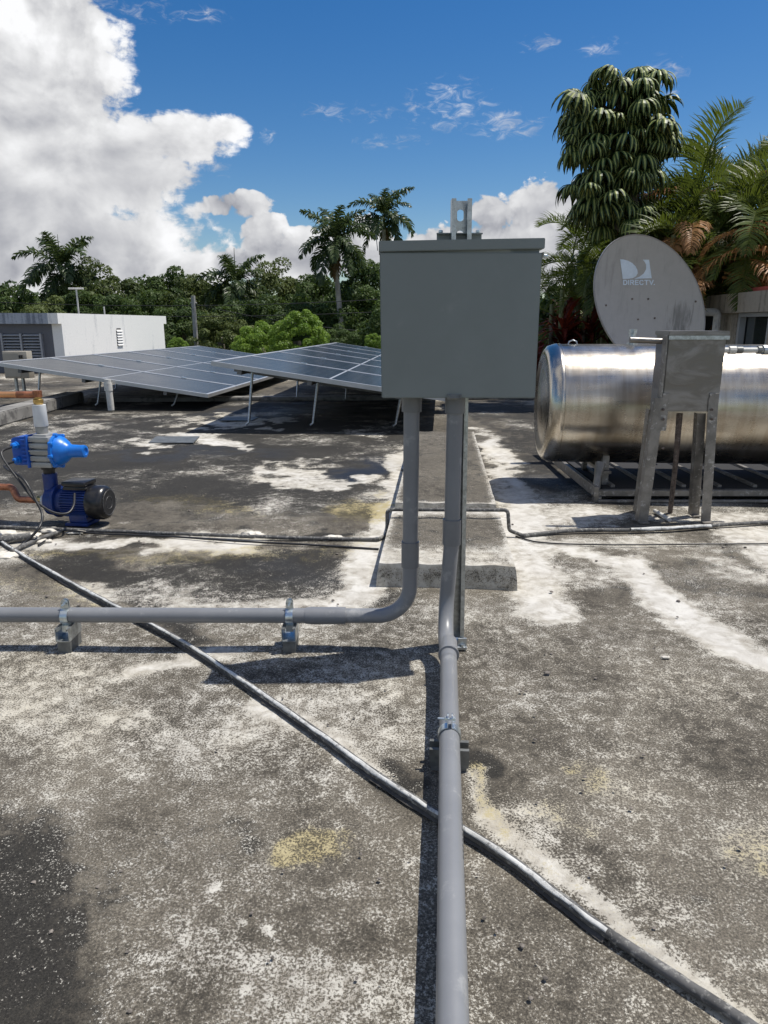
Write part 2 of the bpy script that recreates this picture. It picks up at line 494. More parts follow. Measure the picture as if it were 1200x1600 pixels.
def f_glass(n, b, ob, pos, o):
    b.inputs['Base Color'].default_value = (0.03, 0.035, 0.035, 1)
    b.inputs['Roughness'].default_value = 0.06
    b.inputs['Specular IOR Level'].default_value = 0.8
M_GLASS = mat('dark_window_glass', f_glass)


# ------------------------------------------------------------------ mesh helpers
def wloc(o):
    v = Vector((0, 0, 0))
    while o is not None:
        v += o.location
        o = o.parent
    return v

def link_mesh(name, me, m, parent=None, origin=None, label=None):
    me.materials.append(m)
    o = bpy.data.objects.new(name, me)
    COL.objects.link(o)
    if parent is not None:
        o.parent = parent
        off = wloc(parent)
    else:
        off = Vector(origin) if origin is not None else Vector((0, 0, 0))
        o.location = off
    if off.length > 0:
        me.transform(Matrix.Translation(-off))
    if label:
        o['label'] = label
    return o

def obj(name, bm, m, parent=None, origin=None, smooth=None, label=None):
    bmesh.ops.recalc_face_normals(bm, faces=bm.faces)
    me = bpy.data.meshes.new(name)
    bm.to_mesh(me)
    bm.free()
    if smooth is not None:
        me.shade_smooth()
        if smooth < 180:
            me.set_sharp_from_angle(angle=R(smooth))
    return link_mesh(name, me, m, parent, origin, label)

def thing(name, label, cat, loc, group=None, kind=None):
    o = bpy.data.objects.new(name, None)
    o.empty_display_size = 0.1
    COL.objects.link(o)
    o.location = loc
    return tag(o, label, cat, group, kind)

def tag(o, label=None, cat=None, group=None, kind=None):
    if label: o['label'] = label
    if cat: o['category'] = cat
    if group: o['group'] = group
    if kind: o['kind'] = kind
    return o

def nb():
    return bmesh.new()

def box(bm, c, size, rot=None, bevel=0.0):
    """axis box centred at c"""
    tmp = bmesh.new()
    bmesh.ops.create_cube(tmp, size=1.0)
    bmesh.ops.scale(tmp, vec=Vector(size), verts=tmp.verts)
    if bevel:
        bmesh.ops.bevel(tmp, geom=tmp.edges[:], offset=bevel, segments=2, affect='EDGES', profile=0.5)
    if rot is not None:
        bmesh.ops.transform(tmp, matrix=rot.to_4x4(), verts=tmp.verts)
    bmesh.ops.translate(tmp, vec=Vector(c), verts=tmp.verts)
    merge(bm, tmp)
    return bm

def merge(bm, tmp):
    me = bpy.data.meshes.new('tmp')
    tmp.to_mesh(me)
    tmp.free()
    bm.from_mesh(me)
    bpy.data.meshes.remove(me)

def bx(x0, x1, y0, y1, z0, z1, bm=None, bevel=0.0):
    bm = bm or nb()
    return box(bm, ((x0 + x1) / 2, (y0 + y1) / 2, (z0 + z1) / 2), (abs(x1 - x0), abs(y1 - y0), abs(z1 - z0)), bevel=bevel)

def frames(pts):
    pts = [Vector(p) for p in pts]
    T = []
    for i in range(len(pts)):
        a = pts[max(0, i - 1)]
        b = pts[min(len(pts) - 1, i + 1)]
        T.append((b - a).normalized())
    up = Vector((0, 0, 1)) if abs(T[0].z) < 0.95 else Vector((1, 0, 0))
    n = T[0].cross(up).normalized()
    N = []
    for t in T:
        n = (n - t * n.dot(t))
        n = n.normalized() if n.length > 1e-6 else t.orthogonal().normalized()
        N.append(n.copy())
    return pts, T, N

def tube(pts, r, seg=16, bm=None, caps=True):
    bm = bm or nb()
    pts, T, N = frames(pts)
    rings = []
    for i, p in enumerate(pts):
        ri = r[i] if isinstance(r, (list, tuple)) else r
        b = T[i].cross(N[i])
        rings.append([bm.verts.new(p + (N[i] * math.cos(a) + b * math.sin(a)) * ri)
                      for a in (2 * math.pi * k / seg for k in range(seg))])
    for i in range(len(rings) - 1):
        A, B = rings[i], rings[i + 1]
        for k in range(seg):
            bm.faces.new((A[k], A[(k + 1) % seg], B[(k + 1) % seg], B[k]))
    if caps:
        bm.faces.new(rings[0][::-1])
        bm.faces.new(rings[-1])
    return bm

def smooth_path(pts, n=6):
    """Catmull-Rom"""
    pts = [Vector(p) for p in pts]
    P = [pts[0] * 2 - pts[1]] + pts + [pts[-1] * 2 - pts[-2]]
    out_ = []
    for i in range(1, len(P) - 2):
        for k in range(n):
            t = k / n
            a, b, c, d = P[i - 1], P[i], P[i + 1], P[i + 2]
            out_.append(0.5 * ((2 * b) + (c - a) * t + (2 * a - 5 * b + 4 * c - d) * t * t + (3 * b - a - 3 * c + d) * t ** 3))
    out_.append(pts[-1])
    return out_

def fillet(pts, rad, n=8):
    pts = [Vector(p) for p in pts]
    out_ = [pts[0]]
    for i in range(1, len(pts) - 1):
        p = pts[i]
        a = (pts[i - 1] - p); b = (pts[i + 1] - p)
        ang = a.angle(b)
        d = min(rad / math.tan(ang / 2), a.length * 0.49, b.length * 0.49) if ang < 3.12 else 0
        if d == 0:
            out_.append(p); continue
        a.normalize(); b.normalize()
        rr = d * math.tan(ang / 2)
        cdir = (a + b).normalized()
        cen = p + cdir * (rr / math.sin(ang / 2))
        v0 = (p + a * d) - cen
        v1 = (p + b * d) - cen
        tot = v0.angle(v1)
        ax = v0.cross(v1).normalized()
        for k in range(n + 1):
            out_.append(cen + Matrix.Rotation(tot * k / n, 3, ax) @ v0)
    out_.append(pts[-1])
    return out_

def lathe(prof, axis_o, axis_d, seg=32, bm=None):
    """profile [(dist along axis, radius)]"""
    bm = bm or nb()
    d = Vector(axis_d).normalized()
    u = d.orthogonal().normalized()
    w = d.cross(u)
    o = Vector(axis_o)
    rings = []
    for (s, r) in prof:
        if r < 1e-6:
            rings.append([bm.verts.new(o + d * s)])
        else:
            rings.append([bm.verts.new(o + d * s + (u * math.cos(a) + w * math.sin(a)) * r)
                          for a in (2 * math.pi * k / seg for k in range(seg))])
    for i in range(len(rings) - 1):
        A, B = rings[i], rings[i + 1]
        for k in range(seg):
            k2 = (k + 1) % seg
            if len(A) == 1 and len(B) == 1: continue
            if len(A) == 1: bm.faces.new((A[0], B[k2], B[k]))
            elif len(B) == 1: bm.faces.new((A[k], A[k2], B[0]))
            else: bm.faces.new((A[k], A[k2], B[k2], B[k]))
    return bm

def prism(poly, vec, bm=None):
    """extrude polygon (3d points) along vec"""
    bm = bm or nb()
    a = [bm.verts.new(Vector(p)) for p in poly]
    b = [bm.verts.new(Vector(p) + Vector(vec)) for p in poly]
    bm.faces.new(a)
    bm.faces.new(b[::-1])
    n = len(a)
    for i in range(n):
        bm.faces.new((a[i], b[i], b[(i + 1) % n], a[(i + 1) % n]))
    return bm

def quads_mesh(name, V, tint):
    """V: (n,4,3) array, one tint per quad or (n,4)"""
    n = len(V)
    me = bpy.data.meshes.new(name)
    me.vertices.add(n * 4)
    me.vertices.foreach_set('co', V.reshape(-1).astype(np.float32))
    me.loops.add(n * 4)
    me.loops.foreach_set('vertex_index', np.arange(n * 4, dtype=np.int32))
    me.polygons.add(n)
    me.polygons.foreach_set('loop_start', np.arange(0, n * 4, 4, dtype=np.int32))
    me.update(calc_edges=True)
    a = me.attributes.new('tint', 'FLOAT', 'POINT')
    t = np.repeat(tint, 4) if tint.ndim == 1 else tint.reshape(-1)
    a.data.foreach_set('value', t.astype(np.float32))
    return me

def grid_mesh(name, P, mask=None, attrs=None):
    """P: (rows, cols, 3)"""
    r_, c_ = P.shape[:2]
    idx = np.arange(r_ * c_).reshape(r_, c_)
    q = np.stack([idx[:-1, :-1], idx[:-1, 1:], idx[1:, 1:], idx[1:, :-1]], -1)
    q = q[mask] if mask is not None else q.reshape(-1, 4)
    q = q.reshape(-1, 4)
    me = bpy.data.meshes.new(name)
    me.vertices.add(r_ * c_)
    me.vertices.foreach_set('co', P.reshape(-1).astype(np.float32))
    me.loops.add(len(q) * 4)
    me.loops.foreach_set('vertex_index', q.reshape(-1).astype(np.int32))
    me.polygons.add(len(q))
    me.polygons.foreach_set('loop_start', np.arange(0, len(q) * 4, 4, dtype=np.int32))
    me.update(calc_edges=True)
    for k, v in (attrs or {}).items():
        a = me.attributes.new(k, 'FLOAT', 'POINT')
        a.data.foreach_set('value', v.reshape(-1).astype(np.float32))
    return me

def copy_tree(o, parent=None):
    c = o.copy()
    COL.objects.link(c)
    c.parent = parent
    for ch in list(o.children):
        copy_tree(ch, c)
    return c

# ------------------------------------------------------------------ surface maps for the roof (paint left, mildew and other dark areas, lichen, damp)
def px_of(X, Y, Z=0.0):
    dY = Y
    dn = H - Z
    z = dY * C_ + dn * S_
    z = np.maximum(z, 0.15)
    u = X / z
    v = (dn * C_ - dY * S_) / z
    return 600 + u * FPX, 800 + v * FPX

# marks: where each one lies on the roof, given by the photo points it joins, with half widths across / along the view
WHITE = [  # points, rx, ry, amount
    ([(630, 715), (606, 800), (585, 850), (565, 905)], 17, 16, 1.0),
    ([(600, 830), (575, 880), (550, 925), (545, 945)], 32, 16, 1.0),
    ([(768, 690), (790, 750), (808, 790)], 18, 14, 0.95),
    ([(805, 800), (830, 840), (838, 890), (848, 955)], 38, 22, 1.0),
    ([(810, 852), (880, 858), (940, 868), (990, 888)], 20, 9, 0.9),
    ([(985, 880), (1020, 920), (1040, 935)], 22, 12, 0.95),
    ([(1020, 925), (1080, 965), (1150, 1010), (1230, 1050)], 24, 11, 0.95),
    ([(1150, 828), (1215, 850), (1240, 880)], 34, 12, 0.8),
    ([(100, 846), (220, 844), (390, 850)], 30, 8, 0.85),
    ([(240, 1036), (330, 1018)], 34, 12, 0.7),
    ([(330, 661), (425, 657)], 30, 7, 1.0),
    ([(225, 690), (350, 690), (385, 697)], 20, 7, 1.0),
    ([(270, 660), (430, 662)], 14, 4, 0.5),
    ([(430, 740), (520, 748), (560, 745)], 26, 6, 0.9),
    ([(430, 722), (500, 722)], 20, 4, 0.5),
    ([(560, 675), (590, 677)], 16, 3, 0.5),
    ([(60, 655), (180, 650), (330, 652)], 60, 3, 0.30),
    ([(0, 682), (120, 672)], 40, 5, 0.30),
    ([(480, 655), (620, 652)], 30, 5, 0.3),
    ([(420, 1095), (500, 1140), (585, 1195)], 30, 12, 0.5),
    ([(755, 1285), (850, 1352), (950, 1428), (1080, 1530), (1190, 1610)], 22, 14, 0.62),
    ([(770, 1300), (830, 1330)], 22, 16, 0.35),
    ([(830, 1290), (850, 1340), (870, 1350)], 50, 30, 0.30),
    ([(740, 1220), (745, 1270)], 14, 20, 0.35),
    ([(150, 918), (240, 925), (330, 935)], 60, 10, 0.40),
    ([(420, 945), (520, 935)], 60, 6, 0.5),
    ([(200, 1120), (280, 1180)], 30, 20, 0.22),
    ([(90, 1060), (20, 1120)], 70, 40, 0.12),
    ([(300, 1150), (480, 1170)], 120, 50, 0.12),
    ([(350, 1500), (550, 1560)], 120, 50, 0.16),
    ([(560, 1090), (620, 1120)], 60, 40, 0.16),
    ([(850, 812), (930, 808)], 40, 10, 0.45),
    ([(1040, 812), (1190, 806)], 50, 8, 0.45),
    ([(895, 845), (1100, 848)], 40, 8, 0.25),
    ([(1130, 875), (1180, 900)], 40, 8, 0.30),
    ([(860, 905), (960, 905)], 40, 12, 0.20),
    ([(1080, 905), (1130, 930)], 40, 12, 0.14),
    ([(1090, 945), (1190, 985)], 40, 10, 0.22),
    ([(0, 842), (60, 848)], 40, 8, 0.4),
    ([(1000, 1390), (1060, 1420)], 40, 16, 0.16),
    ([(416, 1438), (418, 1440)], 10, 8, 0.6),
    ([(375, 1430), (377, 1431)], 8, 6, 0.5),
    ([(338, 1373), (340, 1374)], 8, 6, 0.5),
]
DARK = [
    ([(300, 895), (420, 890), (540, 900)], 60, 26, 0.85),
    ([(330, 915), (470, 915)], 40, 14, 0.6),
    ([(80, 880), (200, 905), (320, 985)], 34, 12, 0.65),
    ([(-30, 1400), (20, 1480), (10, 1620)], 130, 110, 0.74),  # broad darker area over the lower left, with the next stroke
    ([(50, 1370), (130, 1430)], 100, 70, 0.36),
    ([(600, 1180), (640, 1210)], 34, 20, 0.6),
    ([(735, 1185), (765, 1210)], 22, 28, 0.75),
    ([(745, 1225), (765, 1250)], 12, 16, 0.5),
    ([(560, 1190), (650, 1260)], 24, 16, 0.4),
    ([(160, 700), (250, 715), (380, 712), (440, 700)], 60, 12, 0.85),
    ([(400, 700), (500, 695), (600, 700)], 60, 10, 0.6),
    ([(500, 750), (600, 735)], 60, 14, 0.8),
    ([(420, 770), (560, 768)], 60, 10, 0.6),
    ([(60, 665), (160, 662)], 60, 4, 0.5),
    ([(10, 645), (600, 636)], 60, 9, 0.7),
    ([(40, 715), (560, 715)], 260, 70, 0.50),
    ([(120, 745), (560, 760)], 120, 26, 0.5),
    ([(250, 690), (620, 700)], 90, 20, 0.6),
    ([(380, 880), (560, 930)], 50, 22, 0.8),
    ([(760, 880), (1200, 980)], 160, 60, 0.16),
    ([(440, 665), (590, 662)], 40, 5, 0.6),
    ([(760, 640), (830, 650), (830, 720)], 50, 20, 0.6),
    ([(810, 730), (900, 770), (1200, 790)], 60, 16, 0.5),
    ([(1020, 900), (1190, 920)], 60, 22, 0.45),
    ([(1140, 850), (1190, 880)], 20, 14, 0.35),
    ([(885, 925), (960, 925)], 50, 14, 0.40),
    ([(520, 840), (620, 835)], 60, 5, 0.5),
    ([(80, 1075), (190, 1080), (240, 1050)], 60, 14, 0.3),
    ([(200, 1330), (420, 1290)], 120, 50, 0.28),
    ([(760, 1480), (900, 1560)], 120, 60, 0.25),
    ([(1100, 1360), (1200, 1450)], 80, 60, 0.25),
]
YEL = [
    ([(455, 1320), (500, 1315)], 36, 26, 0.75),
    ([(545, 1295), (550, 1300)], 12, 16, 0.5),
    ([(900, 1200), (940, 1222)], 26, 22, 0.42),
    ([(960, 1225), (975, 1240)], 18, 12, 0.3),
    ([(540, 800), (590, 790)], 30, 16, 0.6),
    ([(90, 870), (250, 868), (380, 862)], 80, 12, 0.45),
    ([(0, 910), (120, 930)], 60, 18, 0.35),
    ([(250, 780), (350, 800)], 70, 12, 0.45),
    ([(740, 1200), (745, 1265), (790, 1305)], 12, 20, 0.5),
    ([(830, 1345), (960, 1435), (1100, 1545)], 12, 8, 0.3),
    ([(870, 1270), (900, 1290)], 50, 24, 0.35),
    ([(1150, 1300), (1190, 1330)], 50, 26, 0.40),
    ([(0, 1090), (150, 1140)], 80, 30, 0.18),
    ([(440, 870), (600, 860)], 60, 6, 0.35),
]
WET = [
    ([(550, 735), (600, 728)], 40, 9, 0.9),
    ([(240, 712), (380, 705)], 70, 6, 0.45),
    ([(840, 745), (900, 760)], 40, 12, 0.5),
    ([(460, 640), (590, 634)], 40, 8, 0.7),
    ([(330, 645), (450, 648)], 40, 5, 0.4),
    ([(430, 885), (520, 900)], 40, 12, 0.25),
]

def vnoise(x, y, seed):
    """value noise on a lattice, -1..1"""
    tab = np.random.default_rng(seed).uniform(-1, 1, (256, 256))
    xi, yi = np.floor(x).astype(int), np.floor(y).astype(int)
    fx, fy = x - xi, y - yi
    fx, fy = fx * fx * (3 - 2 * fx), fy * fy * (3 - 2 * fy)
    g = lambda a, b: tab[a % 256, b % 256]
    return (g(xi, yi) * (1 - fx) + g(xi + 1, yi) * fx) * (1 - fy) + (g(xi, yi + 1) * (1 - fx) + g(xi + 1, yi + 1) * fx) * fy

def fbm(x, y, f, seed, oct_=4, gain=0.6):
    a, t_ = 1.0, 0.0
    for k in range(oct_):
        t_ = t_ + a * vnoise(x * f + 11.3 * k, y * f + 7.1 * k, seed + k)
        a *= gain; f *= 2.1
    return t_

def stroke_field(PX, PY, strokes):
    F = np.zeros_like(PX)
    for pts, rx, ry, amp in strokes:
        best = np.full_like(PX, 1e9)
        for (x0, y0), (x1, y1) in zip(pts[:-1], pts[1:]):
            ax, ay = (x1 - x0) / rx, (y1 - y0) / ry
            qx, qy = (PX - x0) / rx, (PY - y0) / ry
            t = np.clip((qx * ax + qy * ay) / max(ax * ax + ay * ay, 1e-9), 0, 1)
            best = np.minimum(best, (qx - t * ax) ** 2 + (qy - t * ay) ** 2)
        F = np.maximum(F, amp * np.exp(-(best * 0.75) ** 1.7))
    return F

def wear(P, base=0.375):
    X, Y, Z = P[..., 0], P[..., 1], P[..., 2]
    zz_ = np.maximum(Y, 0.3)
    PX, PY = px_of(X + 0.016 * zz_ * fbm(X, Y, 5.0, 3) , np.maximum(Y + (0.016 + 0.007 * zz_) * zz_ * fbm(X, Y, 4.0, 9), 0.0), 0.0)
    inside = (Y > 0.35)
    f = lambda s: np.where(inside, stroke_field(PX, PY, s), 0.0)
    wh = f(WHITE)
    far = np.clip((820 - PY) / 100.0, 0, 1)
    b = base - 0.05 * far + 0.06 * np.clip((1250 - PY) / 150, 0, 1) * np.clip((PY - 960) / 60, 0, 1) * np.clip((720 - PX) / 200, 0, 1)
    b = b + 0.04 * np.clip((PX - 730) / 40, 0, 1) * np.clip((PY - 960) / 40, 0, 1) * np.clip((1260 - PY) / 120, 0, 1)
    farm = np.clip((Y - 1.9) / 1.0, 0, 1)
    cloudy = fbm(X * 0.8, Y * 1.0, 2.2, 21, 5)
    left = np.clip((0.30 - X) / 0.15, 0, 1)
    b = b + farm * 0.25 * cloudy + farm * left * -0.02
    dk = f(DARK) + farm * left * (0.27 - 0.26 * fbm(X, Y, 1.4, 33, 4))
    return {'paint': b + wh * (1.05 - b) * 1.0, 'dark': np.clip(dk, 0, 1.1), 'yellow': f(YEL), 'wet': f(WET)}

# ================================================================== LARGE STRUCTURE
# terrain
bm = nb()
g = 1500
vs = [bm.verts.new(p) for p in ((-g, -g, -3.3), (g, -g, -3.3), (g, g, -3.3), (-g, g, -3.3))]
bm.faces.new(vs)
tag(obj('ground', bm, M_GRASS), kind='structure')

# roof surface: dense sheet near the camera
nr, nc = 520, 460
t = np.linspace(0, 1, nr)
Yr = -2.0 + 2.25 * np.minimum(t / 0.06, 1) + np.where(t > 0.06, (np.exp((t - 0.06) / 0.94 * math.log(17.8 / 0.9)) - 1) * 0.9, 0)
U = np.linspace(-1, 1, nc)
YY = np.repeat(Yr[:, None], nc, 1)
XX = U[None, :] * (np.clip(YY, 0.2, None) * 0.86 + 1.0)
ZZ = 0.0035 * (np.sin(XX * 3.1 + 1) * np.cos(YY * 2.3) + np.sin(XX * 7.7 + YY * 5.1))
fade = np.clip((YY - 0.3) / 1.0, 0, 1)
ZZ = ZZ * 0.7 - 0.004
P = np.stack([XX, YY, ZZ], -1)
cx = (P[:-1, :-1, 0] + P[1:, 1:, 0]) / 2
cy = (P[:-1, :-1, 1] + P[1:, 1:, 1]) / 2
rot_y = cy - math.tan(AX) * 0 * cx
keep = ((cx < 0.2) & (cy < 17.4)) | ((cx >= 0.2) & (cy < 9.4))
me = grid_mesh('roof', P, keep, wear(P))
me.shade_smooth()
roof = link_mesh('roof', me, M_ROOF)
tag(roof, kind='structure')
# outer apron of the same roof beyond the dense sheet and the walls below it
bm = nb()
bx(-16, 0.2, -3, 17.4, -0.30, -0.014, bm)
bx(0.2, 9.5, -3, 9.4, -0.30, -0.0141, bm)
tag(obj('roof_deck', bm, M_CONC), kind='structure')
bm = nb()
bx(-15.7, 0.1, -2.7, 17.2, -3.3, -0.302, bm)
bx(0.103, 9.2, -2.7, 9.2, -3.3, -0.302, bm)
tag(obj('house_walls', bm, M_TANWALL), kind='structure')

# low curb that crosses the roof behind the vent pipe
def curb(name, pts, w, h, m):
    bm = nb()
    for a, b in zip(pts[:-1], pts[1:]):
        a = Vector(a); b = Vector(b)
        d = (b - a).normalized()
        n = Vector((-d.y, d.x, 0)) * w / 2
        q = [a - n, b - n, b + n, a + n]
        prism([(p.x, p.y, -0.004) for p in q], (0, 0, h), bm)
    bmesh.ops.bevel(bm, geom=bm.edges[:], offset=0.012, segments=2, affect='EDGES')
    return obj(name, bm, m, smooth=40)
c1, c2 = G(-140, 700), G(118, 628)
cb = curb('roof_curb', [c1, c2], 0.22, 0.13, M_CONC)
tag(cb, kind='structure')
cb2 = curb('roof_ledge', [G(128, 627) + Vector((0.1, 0.0, 0)), G(900, 622)], 0.20, 0.05, M_CONC)
tag(cb2, kind='structure')

# raised concrete strip with lower front block
def slab_mesh(name, o, w, L, h, base):
    """block with weathered top, subdivided so that wear can be laid on it"""
    nx, ny = 26, max(14, int(L * 22))
    u = np.linspace(-w / 2, w / 2, nx)
    v = np.linspace(0, L, ny)
    UU, VV = np.meshgrid(u, v)
    jit = lambda a: (np.sin(UU * 41 + a) * np.sin(VV * 23 + a * 2)) * 0.0025
    X = o.x + UU * AXR.x + VV * AXD.x
    Y = o.y + UU * AXR.y + VV * AXD.y
    Z = np.full_like(X, h) + jit(1)
    rows = [np.stack([X, Y, Z], -1)]
    top = rows[0]
    PX, PY = px_of(top[..., 0], top[..., 1], h)
    bm = nb()
    idx = [[bm.verts.new(top[j, i]) for i in range(nx)] for j in range(ny)]
    vals = {}
    edge = np.minimum(np.minimum((UU + w / 2), (w / 2 - UU)), VV) 
    pa = base + 0.36 * np.exp(-(edge / 0.018) ** 2) + 0.55 * np.exp(-((PY - 797) / 7.0) ** 2) + 0.35 * np.exp(-((PY - 868) / 14.0) ** 2)
    for j in range(ny - 1):
        for i in range(nx - 1):
            bm.faces.new((idx[j][i], idx[j][i + 1], idx[j + 1][i + 1], idx[j + 1][i]))
    pv = [float(pa[j, i]) for j in range(ny) for i in range(nx)]
    dv = [0.30] * len(pv)
    # sides
    ring = [(0, i) for i in range(nx)] + [(j, nx - 1) for j in range(1, ny)] + [(ny - 1, i) for i in range(nx - 2, -1, -1)] + [(j, 0) for j in range(ny - 2, 0, -1)]
    prev = [idx[j][i] for j, i in ring]
    for lev, zz in enumerate((h * 0.75, h * 0.4, -0.02)):
        cur = []
        for (j, i) in ring:
            p = top[j, i]
            out_ = 0.004 * (lev + 1)
            d = Vector((0, 0, 0))
            if i == 0: d -= AXR
            if i == nx - 1: d += AXR
            if j == 0: d -= AXD
            if j == ny - 1: d += AXD
            cur.append(bm.verts.new(Vector((p[0], p[1], zz)) + d * out_))
            pv.append(0.62 if lev < 2 else 0.8)
            dv.append(0.10 if lev < 2 else 0.2)
        n_ = len(ring)
        for k in range(n_):
            bm.faces.new((prev[k], cur[k], cur[(k + 1) % n_], prev[(k + 1) % n_]))
        prev = cur
    bmesh.ops.recalc_face_normals(bm, faces=bm.faces)
    me = bpy.data.meshes.new(name)
    bm.to_mesh(me); bm.free()
    for k, arr in (('paint', pv), ('dark', dv), ('yellow', [0.0] * len(pv)), ('wet', [0.0] * len(pv))):
        a = me.attributes.new(k, 'FLOAT', 'POINT')
        a.data.foreach_set('value', np.array(arr, np.float32))
    me.shade_smooth(); me.set_sharp_from_angle(angle=R(50))
    o_ = link_mesh(name, me, M_SLAB)
    tag(o_, kind='structure')
    return o_
sf = G(698, 917)
fl = D(592, 882, sf.y); fr = D(804, 882, sf.y)
SW = fr.x - fl.x
SH = fl.z
so = Vector(((fl.x + fr.x) / 2, sf.y, 0))
front_len = 0.80
slab_mesh('front_step', so, SW, front_len, SH, 0.36)
slab_mesh('raised_strip', so + AXD * (front_len + 0.003), SW - 0.02, 2.3, SH + 0.028, 0.33)

# ================================================================== JUNCTION BOX, POST, CONDUITS
XB0, XB1, ZB0, ZB1 = -0.010, 0.394, 0.7425, 1.132
YB = 1.87
t = thing('junction_box', 'large grey steel electrical enclosure with hinged rain lid mounted on a strut post', 'electrical box', (0.192, 1.92, ZB0))
bm = nb(); bx(XB0 + 0.006, XB1 - 0.006, YB + 0.008, YB + 0.10, ZB0 + 0.003, ZB1 - 0.006, bm, 0.003)
obj('enclosure_body', bm, M_BOX, t, smooth=40)
# front cover, a folded pan slightly narrower at its foot
bm = nb()
zt = ZB1 - 0.031
for (x0, x1) in ((XB0, XB1),):
    poly = [(x0 - 0.001, YB, zt), (x1 - 0.001, YB, zt), (x1 + 0.001, YB, ZB0), (x0 + 0.004, YB, ZB0)]
    prism(poly, (0, 0.030, 0), bm)
bmesh.ops.bevel(bm, geom=bm.edges[:], offset=0.0022, segments=2, affect='EDGES')
obj('front_cover', bm, M_BOX, t, smooth=40)
# the lid: drip brim across the top with slanted ends
bm = nb()
prism([(XB0 - 0.003, YB - 0.004, ZB1 - 0.004), (XB1 + 0.004, YB - 0.004, ZB1 + 0.003), (XB1 + 0.004, YB - 0.004, ZB1 - 0.022), (XB0 - 0.003, YB - 0.004, ZB1 - 0.029)], (0, 0.112, 0), bm)
bmesh.ops.bevel(bm, geom=bm.edges[:], offset=0.0015, segments=2, affect='EDGES')
obj('rain_lid', bm, M_BOX, t, smooth=40)
bm = nb(); prism([(XB1 + 0.0005, YB + 0.002, ZB1 - 0.030), (XB1 + 0.0005, YB + 0.09, ZB1 - 0.030), (XB1 + 0.0005, YB + 0.09, ZB1 - 0.19), (XB1 + 0.0005, YB + 0.05, ZB1 - 0.07)], (0.004, 0, 0), bm)
obj('side_flange', bm, M_BOX, t)
bm = nb(); lathe([(0, 0.0), (0, 0.006), (0.006, 0.006), (0.009, 0.003), (0.009, 0)], (XB1 + 0.008, YB + 0.02, ZB1 - 0.038), (1, 0, 0), 12, bm)
obj('lid_rivet', bm, M_ZINC, t, smooth=40)
bm = nb(); prism([(XB0 - 0.007, YB + 0.004, ZB1 - 0.024), (XB0 - 0.007, YB + 0.03, ZB1 - 0.024), (XB0 - 0.011, YB + 0.004, ZB1 + 0.012)], (0.002, 0, 0), bm)
obj('lid_ear', bm, M_BOX, t)
# hasp at the bottom edge
hx = D(710, 620, YB - 0.004)
bm = nb(); bx(hx.x - 0.019, hx.x + 0.019, YB - 0.004, YB - 0.0005, ZB0 - 0.004, ZB0 + 0.010, bm, 0.001)
tube([(hx.x - 0.015, YB - 0.008, ZB0 + 0.010), (hx.x - 0.012, YB - 0.012, ZB0 + 0.002), (hx.x + 0.012, YB - 0.012, ZB0 + 0.002), (hx.x + 0.015, YB - 0.008, ZB0 + 0.010)], 0.0018, 8, bm)
obj('hasp', bm, M_STRUTDULL, t, smooth=40)
# mounting plate behind the lid with two bolts
pl0 = D(682, 371, 1.985); pl1 = D(752, 366, 1.985)
bm = nb(); bx(pl0.x, pl1.x, 1.975, 1.979, ZB1 - 0.30, pl1.z + 0.002, bm, 0.0012); bx(pl0.x - 0.001, pl1.x + 0.001, 1.962, 1.974, pl1.z - 0.002, pl1.z + 0.001, bm)
obj('mounting_plate', bm, M_BOX, t)
for px in (688, 746):
    p = D(px, 368, 1.975)
    bm = nb(); lathe([(0, 0), (0, 0.006), (0.005, 0.006), (0.006, 0.004), (0.006, 0)], (p.x, 1.968, pl1.z + 0.002), (0, 0, 1), 6, bm)
    obj('bolt', bm, M_ZINC, t)

# strut post behind
def channel_profile(w=0.041, d=0.041, th=0.0028, lip=0.0085):
    h = w / 2
    return [(-h, 0), (h, 0), (h, d), (h - lip, d), (h - lip, d - 0.007), (h - lip + th, d - 0.007), (h - lip + th, d - th), (h - th, d - th), (h - th, th),
            (-h + th, th), (-h + th, d - th), (-h + lip - th, d - th), (-h + lip - th, d - 0.007), (-h + lip, d - 0.007), (-h + lip, d), (-h, d)]

